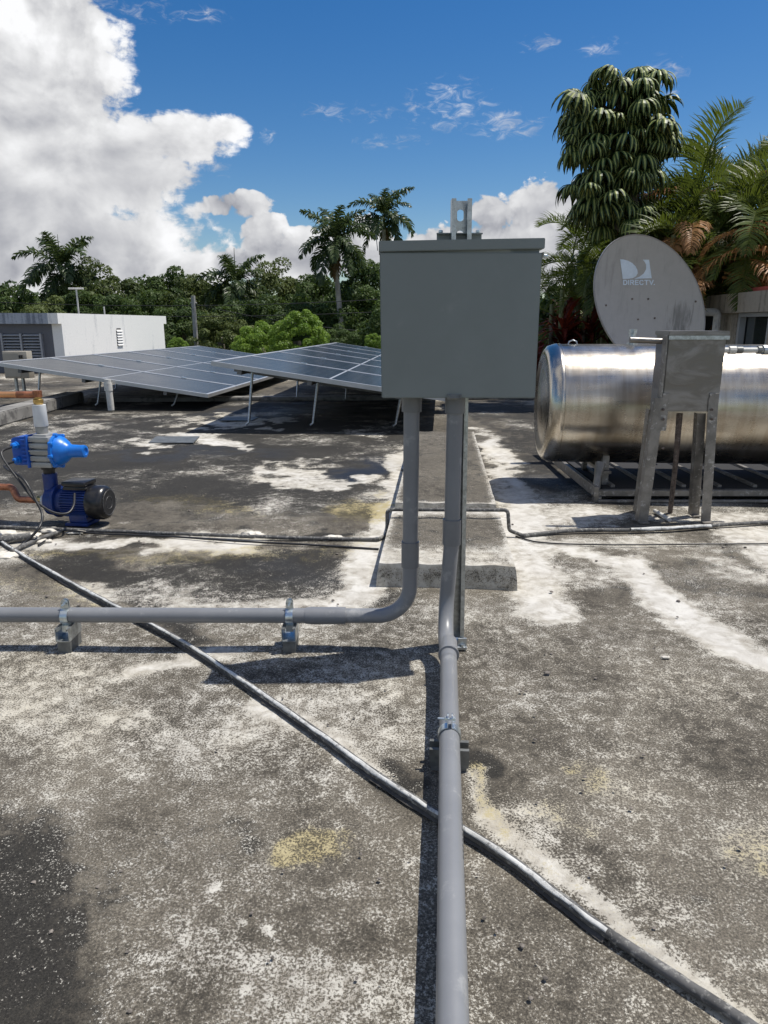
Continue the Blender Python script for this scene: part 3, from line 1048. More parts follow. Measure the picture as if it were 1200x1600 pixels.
def slotted_channel(p0, p1, xdir, ddir, slots, bm=None):
    """open strut channel from p0 to p1; xdir across, ddir towards the open side; web (slotted) at d = 0"""
    bm = bm or nb()
    p0, p1 = Vector(p0), Vector(p1)
    L = (p1 - p0).length
    ax = (p1 - p0).normalized()
    xd, dd = Vector(xdir), Vector(ddir)
    h, th, d, lip = 0.0205, 0.0026, 0.041, 0.009
    pr = lambda x, y, z: p0 + xd * x + dd * y + ax * z
    def b(x0, x1, y0, y1, z0, z1):
        q = [pr(x, y, z0) for x, y in ((x0, y0), (x1, y0), (x1, y1), (x0, y1))]
        prism(q, ax * (z1 - z0), bm)
    b(-h, -h + th, 0, d, 0, L); b(h - th, h, 0, d, 0, L)                      # side walls
    b(-h + th, -h + lip, d - th, d, 0, L); b(h - lip, h - th, d - th, d, 0, L)      # top flanges
    b(-h + lip - th, -h + lip, d - 0.009, d - th, 0, L); b(h - lip, h - lip + th, d - 0.009, d - th, 0, L)
    # web with rounded slots
    z = 0.0
    sw = 0.0068
    for (z0, z1) in slots + [(L, L)]:
        b(-h + th, h - th, 0, th, z, z0)
        if z1 > z0:
            b(-h + th, -sw, 0, th, z0, z1); b(sw, h - th, 0, th, z0, z1)
            for sgn, zc in ((1, z0), (-1, z1)):      # corner fillets of the slot
                for sx in (-1, 1):
                    pts = [pr(sx * sw, 0, zc)]
                    for k in range(6):
                        a = math.pi / 2 * k / 5
                        pts.append(pr(sx * sw * (1 - (1 - math.sin(a)) * 1.0) * 1.0 if False else sx * sw * math.sin(a), 0, zc + sgn * sw * (1 - math.cos(a))))
                    prism(pts, dd * th, bm)
        z = z1
    return bm
t = thing('strut_post', 'galvanised slotted strut channel post rising behind the grey electrical box', 'metal post', (0.229, 1.985, 0))
pt_top = D(719.5, 314, 1.985); pt_bot = Vector((0.212, 1.985, 0.012))
L = (pt_top - pt_bot).length
axp = (pt_top - pt_bot).normalized()
slots = []
z = L - 0.021 - 0.0285
while z > 0.3:
    slots.insert(0, (z, z + 0.0285)); z -= 0.051
slotted_channel(pt_bot, pt_top, (1.25, 0, 0), (0, -1, 0), [(a, b_) for a, b_ in slots if a > 1.0], bm := nb())
obj('channel', bm, M_GALV, t)
bm = nb(); bx(0.219 - 0.032, 0.219 + 0.026, 1.925, 1.995, -0.002, 0.007, bm, 0.001); bx(0.219 + 0.0, 0.219 + 0.026, 1.936, 1.943, 0.007, 0.03, bm, 0.001)
obj('base_plate', bm, M_GALV, t)
bm = nb(); lathe([(0, 0), (0, 0.007), (0.006, 0.007), (0.006, 0.0)], (0.219 + 0.014, 1.932, 0.007), (0, 0, 1), 6, bm)
obj('anchor_bolt', bm, M_ZINC, t)

PR = 0.0218
def fitting(name, pts, r, parent, rim=0.0025):
    return obj(name, tube(pts, r, 28), M_PVC2, parent, smooth=40)

# left conduit: box -> down -> sweep -> run to the left
xl = D(643, 700, 1.925).x
yl = 1.945
hl = D(560, 962, yl).z
t = thing('conduit', 'grey plastic conduit that sweeps out of the box and runs left across the picture', 'conduit pipe', (xl, yl, 0), 'grey conduits from the electrical box')
rad = 0.155
zc1 = D(641, 866, yl).z
path = fillet([(xl, yl, zc1), (xl, yl, hl), (D(480, 962, yl).x, yl, hl)], 0.175, 16)
obj('vertical_pipe', tube([(xl, yl, ZB0 - 0.004), (xl, yl, zc1)], PR, 28, caps=False), M_PVC, t, smooth=60)
obj('elbow', tube(path, PR, 28, caps=False), M_PVC, t, smooth=60)
obj('run_pipe', tube([(D(500, 962, yl).x, yl, hl), (D(200, 962, yl).x, yl + 0.002, hl + 0.001), (-1.9, yl + 0.006, hl + 0.003)], PR * 1.02, 28, caps=False), M_PVC, t, smooth=60)
fitting('coupling', [(xl, yl, D(0, 846, yl).z), (xl, yl, D(0, 885, yl).z)], PR + 0.0035, t)
obj('coupling', lathe([(0, PR), (0, PR + 0.0035), (0.10, PR + 0.0042), (0.118, PR + 0.002), (0.118, PR)], (D(540, 962, yl).x, yl, hl), (-1, 0, 0), 28), M_PVC, t, smooth=40)
fitting('box_adapter', [(xl, yl, ZB0 - 0.044), (xl, yl, ZB0 + 0.004)], PR + 0.0055, t)

# front conduit: box -> down -> sweep towards the viewer
xr = D(709.5, 700, 1.915).x
yr = 1.918
pA = G(701, 1022, 0.078); pB = G(707, 1600, 0.060)
dn = (pB - pA).normalized()
pC = pA + dn * 2.2
t = thing('conduit', 'grey plastic conduit that bends under the box and comes straight at the camera', 'conduit pipe', (xr, yr, 0), 'grey conduits from the electrical box')
zc2 = D(705, 848, yr).z
xm = D(706, 830, yr).x
path = fillet([(xm, yr, zc2), (pA.x + 0.004, yr + 0.005, 0.078), (pA.x + dn.x * 0.04, pA.y + dn.y * 0.04, 0.078)], 0.215, 18)
obj('vertical_pipe', tube([(xr, yr, ZB0 - 0.004), (xm, yr, zc2)], PR, 28, caps=False), M_PVC, t, smooth=60)
obj('elbow', tube(path, PR, 28, caps=False), M_PVC, t, smooth=60)
obj('run_pipe', tube([pA, pA * 0.5 + pB * 0.5, pB, pC], PR, 28, caps=False), M_PVC, t, smooth=60)
fitting('coupling', [(xr * 0.4 + xm * 0.6, yr, D(0, 811, yr).z), (xm, yr, D(0, 850, yr).z)], PR + 0.004, t)
obj('coupling', lathe([(-0.075, PR), (-0.07, PR + 0.0022), (0.0, PR + 0.0025), (0.001, PR + 0.006), (0.007, PR + 0.006), (0.008, PR)], pA + dn * 0.0, dn, 28), M_PVC, t, smooth=40)
fitting('box_adapter', [(xr, yr, ZB0 - 0.044), (xr, yr, ZB0 + 0.004)], PR + 0.0055, t)
# faint grey print strip on the conduit's right side
pl = G(728, 1310, 0.058)
axd = dn
bm = nb()
for k in range(9):
    s0 = k * 0.013
    base = pA + dn * ((G(724, 1280, 0.06) - pA).length + s0)
    rr = PR + 0.0004
    def onp(a, s):
        side = dn.cross(Vector((0, 0, 1))).normalized()
        if side.x < 0: side = -side
        return base + dn * s + side * math.cos(a) * rr + Vector((0, 0, 1)) * math.sin(a) * rr
    q = [onp(0.10, 0), onp(0.42, 0), onp(0.42, 0.008), onp(0.10, 0.008)]
    bm.faces.new([bm.verts.new(v) for v in q])
obj('print_strip', bm, simple('faded_print', (0.10, 0.105, 0.11), 0.6), t)

# pipe supports: a short strut block, a two-piece clamp and its bolt
def make_support(label, loc):
    t = thing('pipe_support', label, 'pipe clamp', (0, 0, 0), 'strut clamps that hold the conduits')
    L = 0.085
    hb = hl - PR - 0.043
    slotted_channel((0, -L / 2, hb), (0, L / 2, hb), (1, 0, 0), (0, 0, 1), [], bm := nb())
    obj('strut_block', bm, M_GALV, t)
    if hb > 0.004:
        bm = nb(); bx(-0.019, 0.019, -L / 2 + 0.004, L / 2 - 0.004, -0.004, hb - 0.001, bm, 0.001)
        obj('spacer', bm, M_STRUTDULL, t)
    for s in (-1, 1):
        bm = nb()
        # half strap: leg down into the strut, arc round the pipe, ear on top
        N = 14
        w = 0.0105
        prev = None
        pts = []
        for k in range(N + 1):
            a = -math.pi / 2 * 0.75 + (math.pi * 0.5 + math.pi / 2 * 0.62) * k / N
            pts.append((s * math.cos(a) * (PR + 0.0022), math.sin(a) * (PR + 0.0022)))
        pts = [(s * 0.0155, -PR - 0.022), (s * 0.0155, -PR - 0.004)] + pts
        pts += [(s * 0.0045, PR + 0.004), (s * 0.0045, PR + 0.020)]
        rings = []
        for i, (u, v) in enumerate(pts):
            p = Vector((0, u, hl + v))
            q = Vector(pts[min(i + 1, len(pts) - 1)]) - Vector(pts[max(i - 1, 0)])
            nrm = Vector((0, q.y, -q.x)).normalized() * 0.0011 * s
            rings.append([bm.verts.new(p + nrm + Vector((-w, 0, 0))), bm.verts.new(p + nrm + Vector((w, 0, 0))), bm.verts.new(p - nrm + Vector((w, 0, 0))), bm.verts.new(p - nrm + Vector((-w, 0, 0)))])
        for A, B in zip(rings[:-1], rings[1:]):
            for k in range(4):
                bm.faces.new((A[k], A[(k + 1) % 4], B[(k + 1) % 4], B[k]))
        bm.faces.new(rings[0]); bm.faces.new(rings[-1])
        # rounded ear disc
        lathe([(-0.0011, 0), (-0.0011, w), (0.0011, w), (0.0011, 0)], (0, s * 0.0045, hl + PR + 0.0205), (0, 1, 0), 18, bm)
        obj('clamp_half', bm, M_ZINC, t, smooth=40)
    bm = nb()
    lathe([(-0.026, 0), (-0.026, 0.0028), (0.012, 0.0028), (0.012, 0)], (0, 0, hl + PR + 0.0175), (0, 1, 0), 10, bm)
    lathe([(-0.011, 0), (-0.011, 0.0058), (-0.0065, 0.0058), (-0.0065, 0)], (0, 0, hl + PR + 0.0175), (0, 1, 0), 6, bm)
    lathe([(0.0065, 0), (0.0065, 0.0058), (0.011, 0.0058), (0.011, 0)], (0, 0, hl + PR + 0.0175), (0, 1, 0), 6, bm)
    obj('clamp_bolt', bm, M_ZINC, t, smooth=40)
    return t
# the clamp's own pipe runs along X, so its strut block lies along Y
sup = make_support('zinc strut clamp under the left-running conduit, closer to the curved elbow', None)
sup.location = (D(453, 962, yl).x, yl, 0)
s2 = copy_tree(sup)
s2['label'] = 'zinc strut clamp under the left-running conduit, near the left edge of the picture'
s2.location = (D(104, 962, yl).x, yl, 0)
s3 = copy_tree(sup)
s3['label'] = 'strut clamp with a long bolt on the conduit that comes towards the camera'
ps = pA + dn * ((G(702, 1140, 0.085) - pA).length)
s3.location = (ps.x, ps.y, ps.z - hl)
s3.rotation_euler = (0, 0, math.atan2(dn.y, dn.x))
for ch in s3.children:
    if ch.name.startswith(('strut_block', 'spacer')):
        ch.data = ch.data.copy(); ch.data.materials[0] = M_STRUTDULL
    if ch.name.startswith('clamp_bolt'):
        ch.location.y = 0.0

# ================================================================== PIPES AND CABLES ON THE ROOF
def wob(pts, a=0.0015, n=8):
    p = smooth_path(pts, n)
    return [q + Vector((random.uniform(-a, a), random.uniform(-a, a), random.uniform(-a, a) * 0.5)) for q in p]

dr = 0.0088
dpts = [G(-60, 806, dr), G(20, 858, dr), G(95, 902, dr), G(185, 950, dr), G(280, 1000, dr), G(380, 1065, dr), G(480, 1133, dr), G(580, 1205, dr), G(680, 1270, dr),
        G(790, 1338, dr), G(870, 1398, dr), G(950, 1458, dr), G(1060, 1530, dr), G(1180, 1608, dr), G(1300, 1690, dr)]
t = thing('roof_pipe', 'dark pipe half covered in white coating running diagonally across the roof under both conduits', 'pipe', (0, 0, 0))
dp = wob(dpts, 0.0004)
obj('pipe_barrel', tube(dp, dr, 14), M_DARKPIPE, t, smooth=60)
# ragged coating that lies over the pipe's crown and side
def coating(path, r, a0, a1, amp, seed, name, m, parent, thick=0.003):
    rnd = random.Random(seed)
    pts, T, N = frames(path)
    n = len(pts)
    lo = hi = 0
    bm = nb()
    rings = []
    ph = [rnd.uniform(0, 6) for _ in range(8)]
    for i in range(n):
        s = i * 1.0
        e0 = a0 + amp * (0.5 * math.sin(s * .31 + ph[0]) + .4 * math.sin(s * .83 + ph[1]) + rnd.uniform(-.3, .3))
        e1 = a1 + amp * (0.5 * math.sin(s * .27 + ph[2]) + .4 * math.sin(s * .71 + ph[3]) + rnd.uniform(-.3, .3))
        up = Vector((0, 0, 1))
        side = T[i].cross(up).normalized()
        ring = []
        K = 7
        for k in range(K + 1):
            a = e0 + (e1 - e0) * k / K
            edge = 0.0 if k in (0, K) else 1.0
            rr = r + 0.0004 + thick * edge * (0.8 + 0.25 * math.sin(s * 0.5 + k * .6 + ph[4]))
            ring.append(bm.verts.new(pts[i] + side * math.cos(a) * rr + up * math.sin(a) * rr))
        rings.append(ring)
    for A, B in zip(rings[:-1], rings[1:]):
        for k in range(len(A) - 1):
            bm.faces.new((A[k], A[k + 1], B[k + 1], B[k]))
    return obj(name, bm, m, parent, smooth=80)
def resample(path, step):
    out_ = [path[0]]
    acc = 0
    for a, b in zip(path[:-1], path[1:]):
        L = (b - a).length
        n = max(1, int(L / step))
        for k in range(1, n + 1):
            out_.append(a + (b - a) * k / n)
    return out_
dend = [p for p in dp if px_of(p.x, max(p.y, .1), p.z)[0] < 955]
fine_dp = resample(dend, 0.012)
# looking down the pipe towards the right, the coat lies on the camera-side crown
coating(fine_dp, dr, 0.55, 1.50, 0.20, 3, 'white_coat', M_COAT, t, 0.0016)
# mastic bead along the foot of the pipe
foot = [p + Vector((0, 0, -dr + 0.001)) for p in fine_dp]
bm = nb()
pts, T, N = frames(foot)
rings = []
for i, p in enumerate(pts):
    side = T[i].cross(Vector((0, 0, 1))).normalized()
    w = 0.0125 + 0.002 * math.sin(i * .21) + random.uniform(-.0015, .0015)
    rings.append([bm.verts.new(p + side * s * w + Vector((0, 0, zz))) for s, zz in ((-1.0, -0.001), (-.6, 0.004), (.6, 0.004), (1.0, -0.001))])
for A, B in zip(rings[:-1], rings[1:]):
    for k in range(3):
        bm.faces.new((A[k], A[k + 1], B[k + 1], B[k]))
obj('mastic_bead', bm, simple('dark_mastic', (0.06, 0.055, 0.05), 0.8, 0, 0.3, 40, 0.5, 90, dirt=(0.3, 0.29, 0.27), dirt_amt=0.1), t, smooth=80)

# thin pipe that climbs over the raised strip
tr = 0.0085
hs = SH + 0.028 + tr + 0.002
yc = G(700, 796, hs).y
left_g = G(604, 843, tr); right_g = G(803, 826, tr)
pts = [G(-40, 822, tr), G(150, 829, tr), G(330, 836, tr), G(480, 841, tr), G(590, 843, tr)]
t = thing('water_pipe', 'thin dark pipe that crosses the roof and steps over the raised concrete strip', 'pipe', (0, 0, 0))
obj('left_length', tube(wob(pts, 0.001), tr, 12), M_DARKPIPE, t, smooth=60)
a = D(605, 798, yc); b_ = D(793, 795, yc)
mp = fillet([G(590, 843, tr), Vector((a.x, yc - 0.01, tr)), Vector((a.x, yc, hs)), Vector((b_.x, yc - 0.01, hs)), Vector((b_.x + 0.01, yc - 0.01, 0.03)), Vector((G(812, 830, tr).x, yc - 0.02, tr))], 0.02, 6)
obj('bridge_length', tube(mp, tr, 12), M_DARKPIPE, t, smooth=60)
pts = [Vector((G(812, 830, tr).x, yc - 0.02, tr)), G(900, 829, tr), G(1000, 828, tr), G(1060, 825, tr * 1.6), G(1130, 820, tr), G(1260, 812, tr)]
obj('right_length', tube(wob(pts, 0.0008), tr * 1.1, 12), M_DARKPIPE, t, smooth=60)
cp = resample(smooth_path([G(985, 829, tr), G(1060, 826, tr * 1.4), G(1110, 823, tr)], 6), 0.012)
coating(cp, tr * 1.1, 0.2, 2.6, 0.4, 8, 'white_coat', M_COAT, t, 0.004)
for q in ((393, 836), (520, 842)):
    p = G(*q)
    bm = nb(); bmesh.ops.create_icosphere(bm, subdivisions=3, radius=1)
    for v in bm.verts:
        v.co = Vector((v.co.x * 0.05, v.co.y * 0.028, max(v.co.z, -0.1) * 0.014)) * (1 + 0.25 * math.sin(v.co.x * 9 + v.co.y * 7)) + Vector((p.x, p.y, 0))
    obj('coating_lump', bm, M_COATCREAM, t, smooth=80)

def cable(name, label, pts, r, m=None, cat='cable', n=8, a=0.0):
    o = obj(name, tube(wob(pts, a, n), r, 10), m or M_BLACK, None, origin=pts[0], smooth=80)
    return tag(o, label, cat)
cable('roof_cable', 'thin black cable lying on the roof in front of the pump, running to the strip', [G(60, 852, .005), G(92, 832, .006), (G(108, 829, .012)), G(160, 834, .005), G(260, 838, .005), G(380, 846, .005), G(480, 851, .005), G(592, 858, .005)], 0.0045, a=0.0008)
cable('roof_cable', 'thin dark cable lying on the roof to the right below the metal box stand', [G(806, 838, .004), G(850, 848, .004), G(960, 851, .004), G(1100, 850, .004), G(1260, 849, .004)], 0.0035, a=0.0006)

# white coating lumps near the pump
t = thing('coating_lumps', 'lumps of white roof coating around the pipes in front of the pump', 'roof coating', G(60, 845))
for (px, py, sx, sy, sz) in ((80, 829, .05, .035, .014), (36, 838, .07, .05, .012), (64, 846, .05, .03, .01), (10, 868, .08, .05, .012), (120, 832, .05, .02, .010), (5, 833, .06, .03, .014)):
    p = G(px, py)
    bm = nb(); bmesh.ops.create_icosphere(bm, subdivisions=3, radius=1)
    for v in bm.verts:
        c = v.co.copy()
        k = 1 + 0.3 * math.sin(c.x * 5 + px) * math.cos(c.y * 6 + py)
        v.co = Vector((c.x * sx * k + p.x, c.y * sy * k + p.y, max(c.z, -0.2) * sz))
    obj('lump', bm, M_COATCREAM, t, smooth=80)
# short crossing pipes on the far left
p_ = obj('stub_pipe', tube([G(-50, 842, .02), G(10, 843, .02), G(48, 838, .02)], 0.018, 14), M_DARKPIPE, None, origin=G(0, 843), smooth=60)
tag(p_, 'short thick grey pipe stub lying at the left edge in front of the pump', 'pipe')
p_ = obj('branch_pipe', tube([G(18, 862, .012), G(58, 843, .012), G(95, 830, .02)], 0.009, 12), M_DARKPIPE, None, origin=G(50, 845), smooth=60)
tag(p_, 'thin branch pipe joining the diagonal pipe in front of the pump', 'pipe')

# ================================================================== WATER PUMP WITH PRESSURE CONTROLLER
YP = 3.30
pr_ = D(130, 822, YP); pr_.z = 0.0
pump = thing('water_pump', 'blue electric water pump with black fan cover and bright blue pressure controller on top', 'water pump', (0, 0, 0))
za = 0.108
# motor body with lengthwise fins
bm = nb()
n = 36
ring0, ring1 = [], []
poly = []
for k in range(n * 2):
    a = math.pi * 2 * k / (n * 2)
    rr = 0.074 if k % 2 == 0 else 0.063
    poly.append((-0.075, math.cos(a + .0) * rr, za + math.sin(a) * rr))
    a2 = a + math.pi * 2 / (n * 4)
    poly.append((-0.075, math.cos(a2) * rr, za + math.sin(a2) * rr))
prism(poly, (0.145, 0, 0), bm)
motor = obj('motor', bm, M_NAVY, pump)
obj('motor_foot', (lambda b: (bx(-0.06, 0.06, -0.06, 0.06, 0.0, 0.014, b, .002), bx(-0.045, 0.05, -0.045, 0.045, 0.0142, 0.05, b, .004), b)[-1])(nb()), M_NAVY, motor)
bm = nb(); bx(-0.055, 0.062, -0.052, 0.052, za + 0.066, za + 0.082, bm, .003); bx(-0.06, 0.066, -0.058, 0.058, za + 0.083, za + 0.106, bm, .008)
obj('terminal_box', bm, M_BLKPL, motor, smooth=40)
bm = nb(); lathe([(0, 0.0), (0.0, 0.078), (0.012, 0.083), (0.062, 0.082), (0.082, 0.076), (0.090, 0.064), (0.090, 0)], (0.062, 0, za), (1, 0, 0), 40, bm)
fan = obj('fan_cover', bm, M_BLKPL, pump, smooth=45)
bm = nb()
for k in range(-6, 7):
    y = k * 0.0092
    hw = math.sqrt(max(0.0, 0.064 ** 2 - y * y))
    bx(0.1525, 0.1555, y - 0.0022, y + 0.0022, za - hw, za + hw, bm)
for rr in (0.03, 0.06):
    tube([(0.1545, math.cos(a) * rr, za + math.sin(a) * rr) for a in (math.pi * 2 * k / 30 for k in range(31))], 0.0022, 6, bm)
obj('grille', bm, simple('dusty_black', (0.05, 0.05, 0.052), 0.5), fan)
# pump head
xh = -0.168
bm = nb()
lathe([(0, 0), (0, 0.055), (0.012, 0.068), (0.05, 0.072), (0.056, 0.079), (0.068, 0.079), (0.07, 0.06), (0.10, 0.058), (0.10, 0)], (-0.175, 0, za), (1, 0, 0), 36, bm)
head = obj('pump_head', bm, M_NAVY, pump, smooth=40)
bm = nb(); lathe([(0, 0.036), (0.07, 0.034), (0.105, 0.036), (0.106, 0.0)], (xh + 0.018, 0, za + 0.03), (0, 0, 1), 28, bm)
obj('outlet', bm, M_NAVY, head, smooth=40)
bm = nb(); lathe([(0, 0), (0, .026), (.03, .026), (.03, .0)], (-0.205, 0, za), (1, 0, 0), 8, bm)
obj('inlet_union', bm, M_WHITEPL, head, smooth=30)
bm = nb(); lathe([(0, 0), (0, .019), (.01, .022), (.018, .019), (.028, .019), (.028, .0)], (-0.238, 0, za), (1, 0, 0), 8, bm)
obj('inlet_nut', bm, M_BRASS, head, smooth=30)
# black nipple between pump and controller
xo = xh + 0.018
bm = nb(); lathe([(0, .028), (0.018, .028), (.019, .036), (.040, .036), (.041, .028), (.075, .030), (.075, 0)], (xo, 0, za + 0.136), (0, 0, 1), 12, bm)
obj('nipple', bm, M_BLKPL, pump, smooth=30)
zc = 0.352
bm = nb()
bx(xo - 0.035, xo + 0.04, -0.050, 0.050, zc - 0.074, zc + 0.082, bm, .006)
for zz in (-0.06, -0.03, 0.0, 0.03, 0.06):
    bx(xo - 0.052, xo + 0.055, -0.063, 0.063, zc + zz - 0.012, zc + zz + 0.012, bm, .003)
bx(xo - 0.056, xo + 0.056, -0.068, 0.068, zc + 0.003, zc + 0.009, bm)
ctrl = obj('controller_body', bm, M_ALUGREY, pump, smooth=40)
bm = nb()
bx(xo - 0.150, xo - 0.066, -0.060, 0.060, zc - 0.066, zc + 0.066, bm, .014)
bx(xo - 0.0655, xo - 0.053, -0.072, 0.072, zc - 0.074, zc + 0.078, bm, .004)
eb = obj('electronics_cover', bm, M_BLUE2, ctrl, smooth=40)
bm = nb()
for k in range(7):
    bx(xo - 0.090, xo - 0.0657, -0.069, -0.0602, zc - 0.055 + k * 0.018, zc - 0.047 + k * 0.018, bm, .001)
obj('side_ribs', bm, M_BLUE2, ctrl)
for zz in (0.032, -0.038):
    bm = nb(); lathe([(0, 0), (0, .018), (.012, .018), (.013, .014), (.03, .014), (.034, .010), (.034, 0)], (xo - 0.115, -0.058, zc + zz), (-.15, -1, 0), 8, bm)
    obj('cable_gland', bm, M_BLUE, ctrl, smooth=30)
bm = nb()
prof = [(0, 0), (0, .079), (.014, .079), (.0145, .070), (.030, .066), (.052, .050), (.066, .036), (.080, .031), (.128, .029), (.140, .030), (.150, .028), (.152, .018), (.146, .016), (.146, 0)]
lathe(prof, (xo + 0.0565, 0, zc), (1, 0, 0), 36, bm)
cone = obj('diaphragm_cap', bm, M_BLUE, ctrl, smooth=40)
for k in range(8):
    a = math.pi * 2 * k / 8 + 0.2
    bm = nb(); lathe([(0, 0), (0, .010), (.018, .010), (.021, .006), (.021, 0)], (xo + 0.056, math.cos(a) * .076, zc + math.sin(a) * .076), (1, 0, 0), 10, bm)
    obj('cap_screw', bm, M_BLUE, ctrl, smooth=30)
bm = nb(); lathe([(0, .0), (0, .028), (.03, .030), (.031, .0)], (xo - 0.012, 0, zc + .083), (0, 0, 1), 20, bm)
obj('outlet_boss', bm, M_ALUGREY, ctrl, smooth=40)
bm = nb(); lathe([(0, 0), (0, .031), (.003, .033), (.10, .0315), (.102, .0)], (xo - 0.012, 0, zc + .1145), (0, 0, 1), 24, bm)
obj('white_union', bm, M_WHITEPL, pump, smooth=40)
bm = nb(); lathe([(0, 0), (0, .021), (.008, .024), (.022, .024), (.026, .018), (.038, .018), (.038, 0)], (xo - 0.012, 0, zc + .217), (0, 0, 1), 8, bm)
obj('brass_nut', bm, M_BRASS, pump, smooth=30)
pump.location = pr_
pump.rotation_euler = (0, 0, R(-8))
pump.scale = (.95, .95, 1)
bpy.context.view_layer.update()
def pl2w(v):
    return Matrix.Translation(pr_) @ Matrix.Rotation(R(-8), 4, 'Z') @ Vector((v[0] * .95, v[1] * .95, v[2]))
# copper supply pipe above
top = pl2w((xo - 0.012, 0, zc + .250))
t = thing('copper_pipe', 'copper pipe leaving the top of the pump controller to the left edge', 'pipe', top)
el = D(60, 617, top.y)
elbow_top = Vector((top.x - 0.005, top.y, el.z))
mp = fillet([top, elbow_top, elbow_top + Vector((-0.09, 0, 0.001))], 0.028, 8)
obj('elbow', tube(mp, 0.0165, 16), M_COPPER, t, smooth=60)
obj('collar', lathe([(0, 0), (0, .020), (.03, .020), (.03, 0)], top + Vector((0, 0, 0.0)), (0, 0, 1), 16), M_COPPER, t, smooth=40)
obj('supply_length', tube([elbow_top + Vector((-0.07, 0, 0.001)), elbow_top + Vector((-0.7, 0.02, 0.0))], 0.0145, 16), M_COPPERB, t, smooth=60)
inl = pl2w((-0.236, 0, za))
t = thing('copper_pipe', 'brown S-shaped copper intake pipe entering the low left side of the pump', 'pipe', inl)
dd_ = (pl2w((-0.30, 0, za)) - inl).normalized()
mp = fillet([inl, inl + dd_ * 0.10, Vector((D(16, 790, inl.y).x, inl.y + .04, D(16, 764, inl.y).z)), Vector((-2.2, inl.y + .04, D(16, 762, inl.y).z))], 0.035, 8)
obj('intake_length', tube(mp, 0.0165, 16), M_COPPER, t, smooth=60)

# pump leads
gl1 = pl2w((xo - 0.12, -0.085, zc + 0.030)); gl2 = pl2w((xo - 0.12, -0.085, zc - 0.040))
mi = pl2w((0.02, -0.075, za + 0.055))
cable('pump_lead', 'black cable looping from the blue controller to the pump motor', [gl1, gl1 + Vector((-.03, -.05, -.03)), D(33, 755, 3.12), D(55, 782, 3.10), D(82, 800, 3.08), D(105, 802, 3.10), D(115, 790, 3.15), mi], 0.0055)
cable('pump_lead', 'black cable hanging from the blue controller down to the roof and out of frame left', [gl2, gl2 + Vector((-.03, -.04, -.02)), D(36, 748, 3.12), D(56, 782, 3.08), D(66, 805, 3.05), D(60, 826, 2.98), G(36, 850, .01), G(10, 864, .006), G(-50, 878, .006)], 0.0058)

# ================================================================== SOLAR PANELS
def array_panels(E0, n, w, L, tilt, which):
    """E0: near corner on the high (left) side; panels side by side going away, each L long going right and down"""
    a = AXD.copy(); a.z = -0.004
    b = Vector((AXR.x * math.cos(tilt), AXR.y * math.cos(tilt), -math.sin(tilt)))
    nrm = b.cross(a).normalized()
    if nrm.z < 0: nrm = -nrm
    # one prototype in its own axes: x along b, y along a
    proto = None
    names = ['nearest', 'second', 'third', 'fourth', 'fifth', 'farthest']
    rotm = Matrix((b, a.normalized(), nrm)).transposed()
    for i in range(n):
        lab = f'{names[i]} solar panel of the {which}'
        if proto is None:
            r_ = thing('solar_panel', lab, 'solar panel', (0, 0, 0), 'solar panels on the roof racks')
            g_ = 0.012
            W_ = w - g_
            f = 0.032; th = 0.040
            bm = nb()
            bx(0, L, 0, f, -th, 0, bm); bx(0, L, W_ - f, W_, -th, 0, bm)
            bx(0, f, f, W_ - f, -th, 0, bm); bx(L - f, L, f, W_ - f, -th, 0, bm)
            obj('frame', bm, M_FRAME, r_)
            bm = nb(); bx(f, L / 2 - 0.010, f, W_ - f, -0.010, -0.004, bm); bx(L / 2 + 0.010, L - f, f, W_ - f, -0.010, -0.004, bm)
            obj('cell_face', bm, M_CELLS, r_)
            bm = nb(); bx(L / 2 - 0.010, L / 2 + 0.010, f, W_ - f, -0.010, -0.0042, bm)
            obj('centre_strip', bm, M_FRAME, r_)
            for s in (0.28, 0.72):
                bm = nb(); bx(L * s - 0.03, L * s + 0.03, W_ - 0.02, W_ + 0.032, 0.001, 0.008, bm, .001)
                obj('mid_clamp', bm, M_ZINC, r_)
            proto = r_
            o = r_
        else:
            o = copy_tree(proto)
            o['label'] = lab
        q = E0 + a * (w * i)
        o.matrix_world = Matrix.Translation(q) @ rotm.to_4x4()
    # rack
    return a, b, nrm

def rack(label, E0, n, w, L, a, b, nrm, cat='panel rack'):
    r_ = thing('panel_rack', label, cat, Vector((E0.x, E0.y, 0)), 'racks under the solar panels')
    for s in (0.12, 0.42, 0.80):
        p0 = E0 + b * (L * s) - nrm * 0.062 + a * 0.02
        p1 = p0 + a * (w * n - 0.04)
        bm = nb()
        d = (p1 - p0)
        prism([p0 + b * x + nrm * z_ for x, z_ in ((-.02, -.02), (.02, -.02), (.02, .02), (-.02, .02))], d, bm)
        obj('rail', bm, M_RACK, r_)
        nl = 4
        for k in range(nl):
            q = p0 + d * ((0.06 + 0.88 * k / (nl - 1)))
            q = q - nrm * 0.021
            ft = Vector((q.x - 0.05 + 0.02 * (k % 2), q.y - 0.03, 0.004))
            obj('leg', tube([q, ft + Vector((0, 0, .02)), ft + Vector((-.03, -.01, 0))], 0.013, 8), M_GALV, r_, smooth=60)
    for k in range(2):
        q0 = E0 + a * (w * n * (0.10 + 0.5 * k)) - nrm * 0.105
        bm = nb()
        prism([q0 + a * x + nrm * z_ for x, z_ in ((-.02, -.03), (.02, -.03), (.02, .02), (-.02, .02))], b * (L * 0.9), bm)
        obj('cross_beam', bm, M_RACK, r_)
    return r_

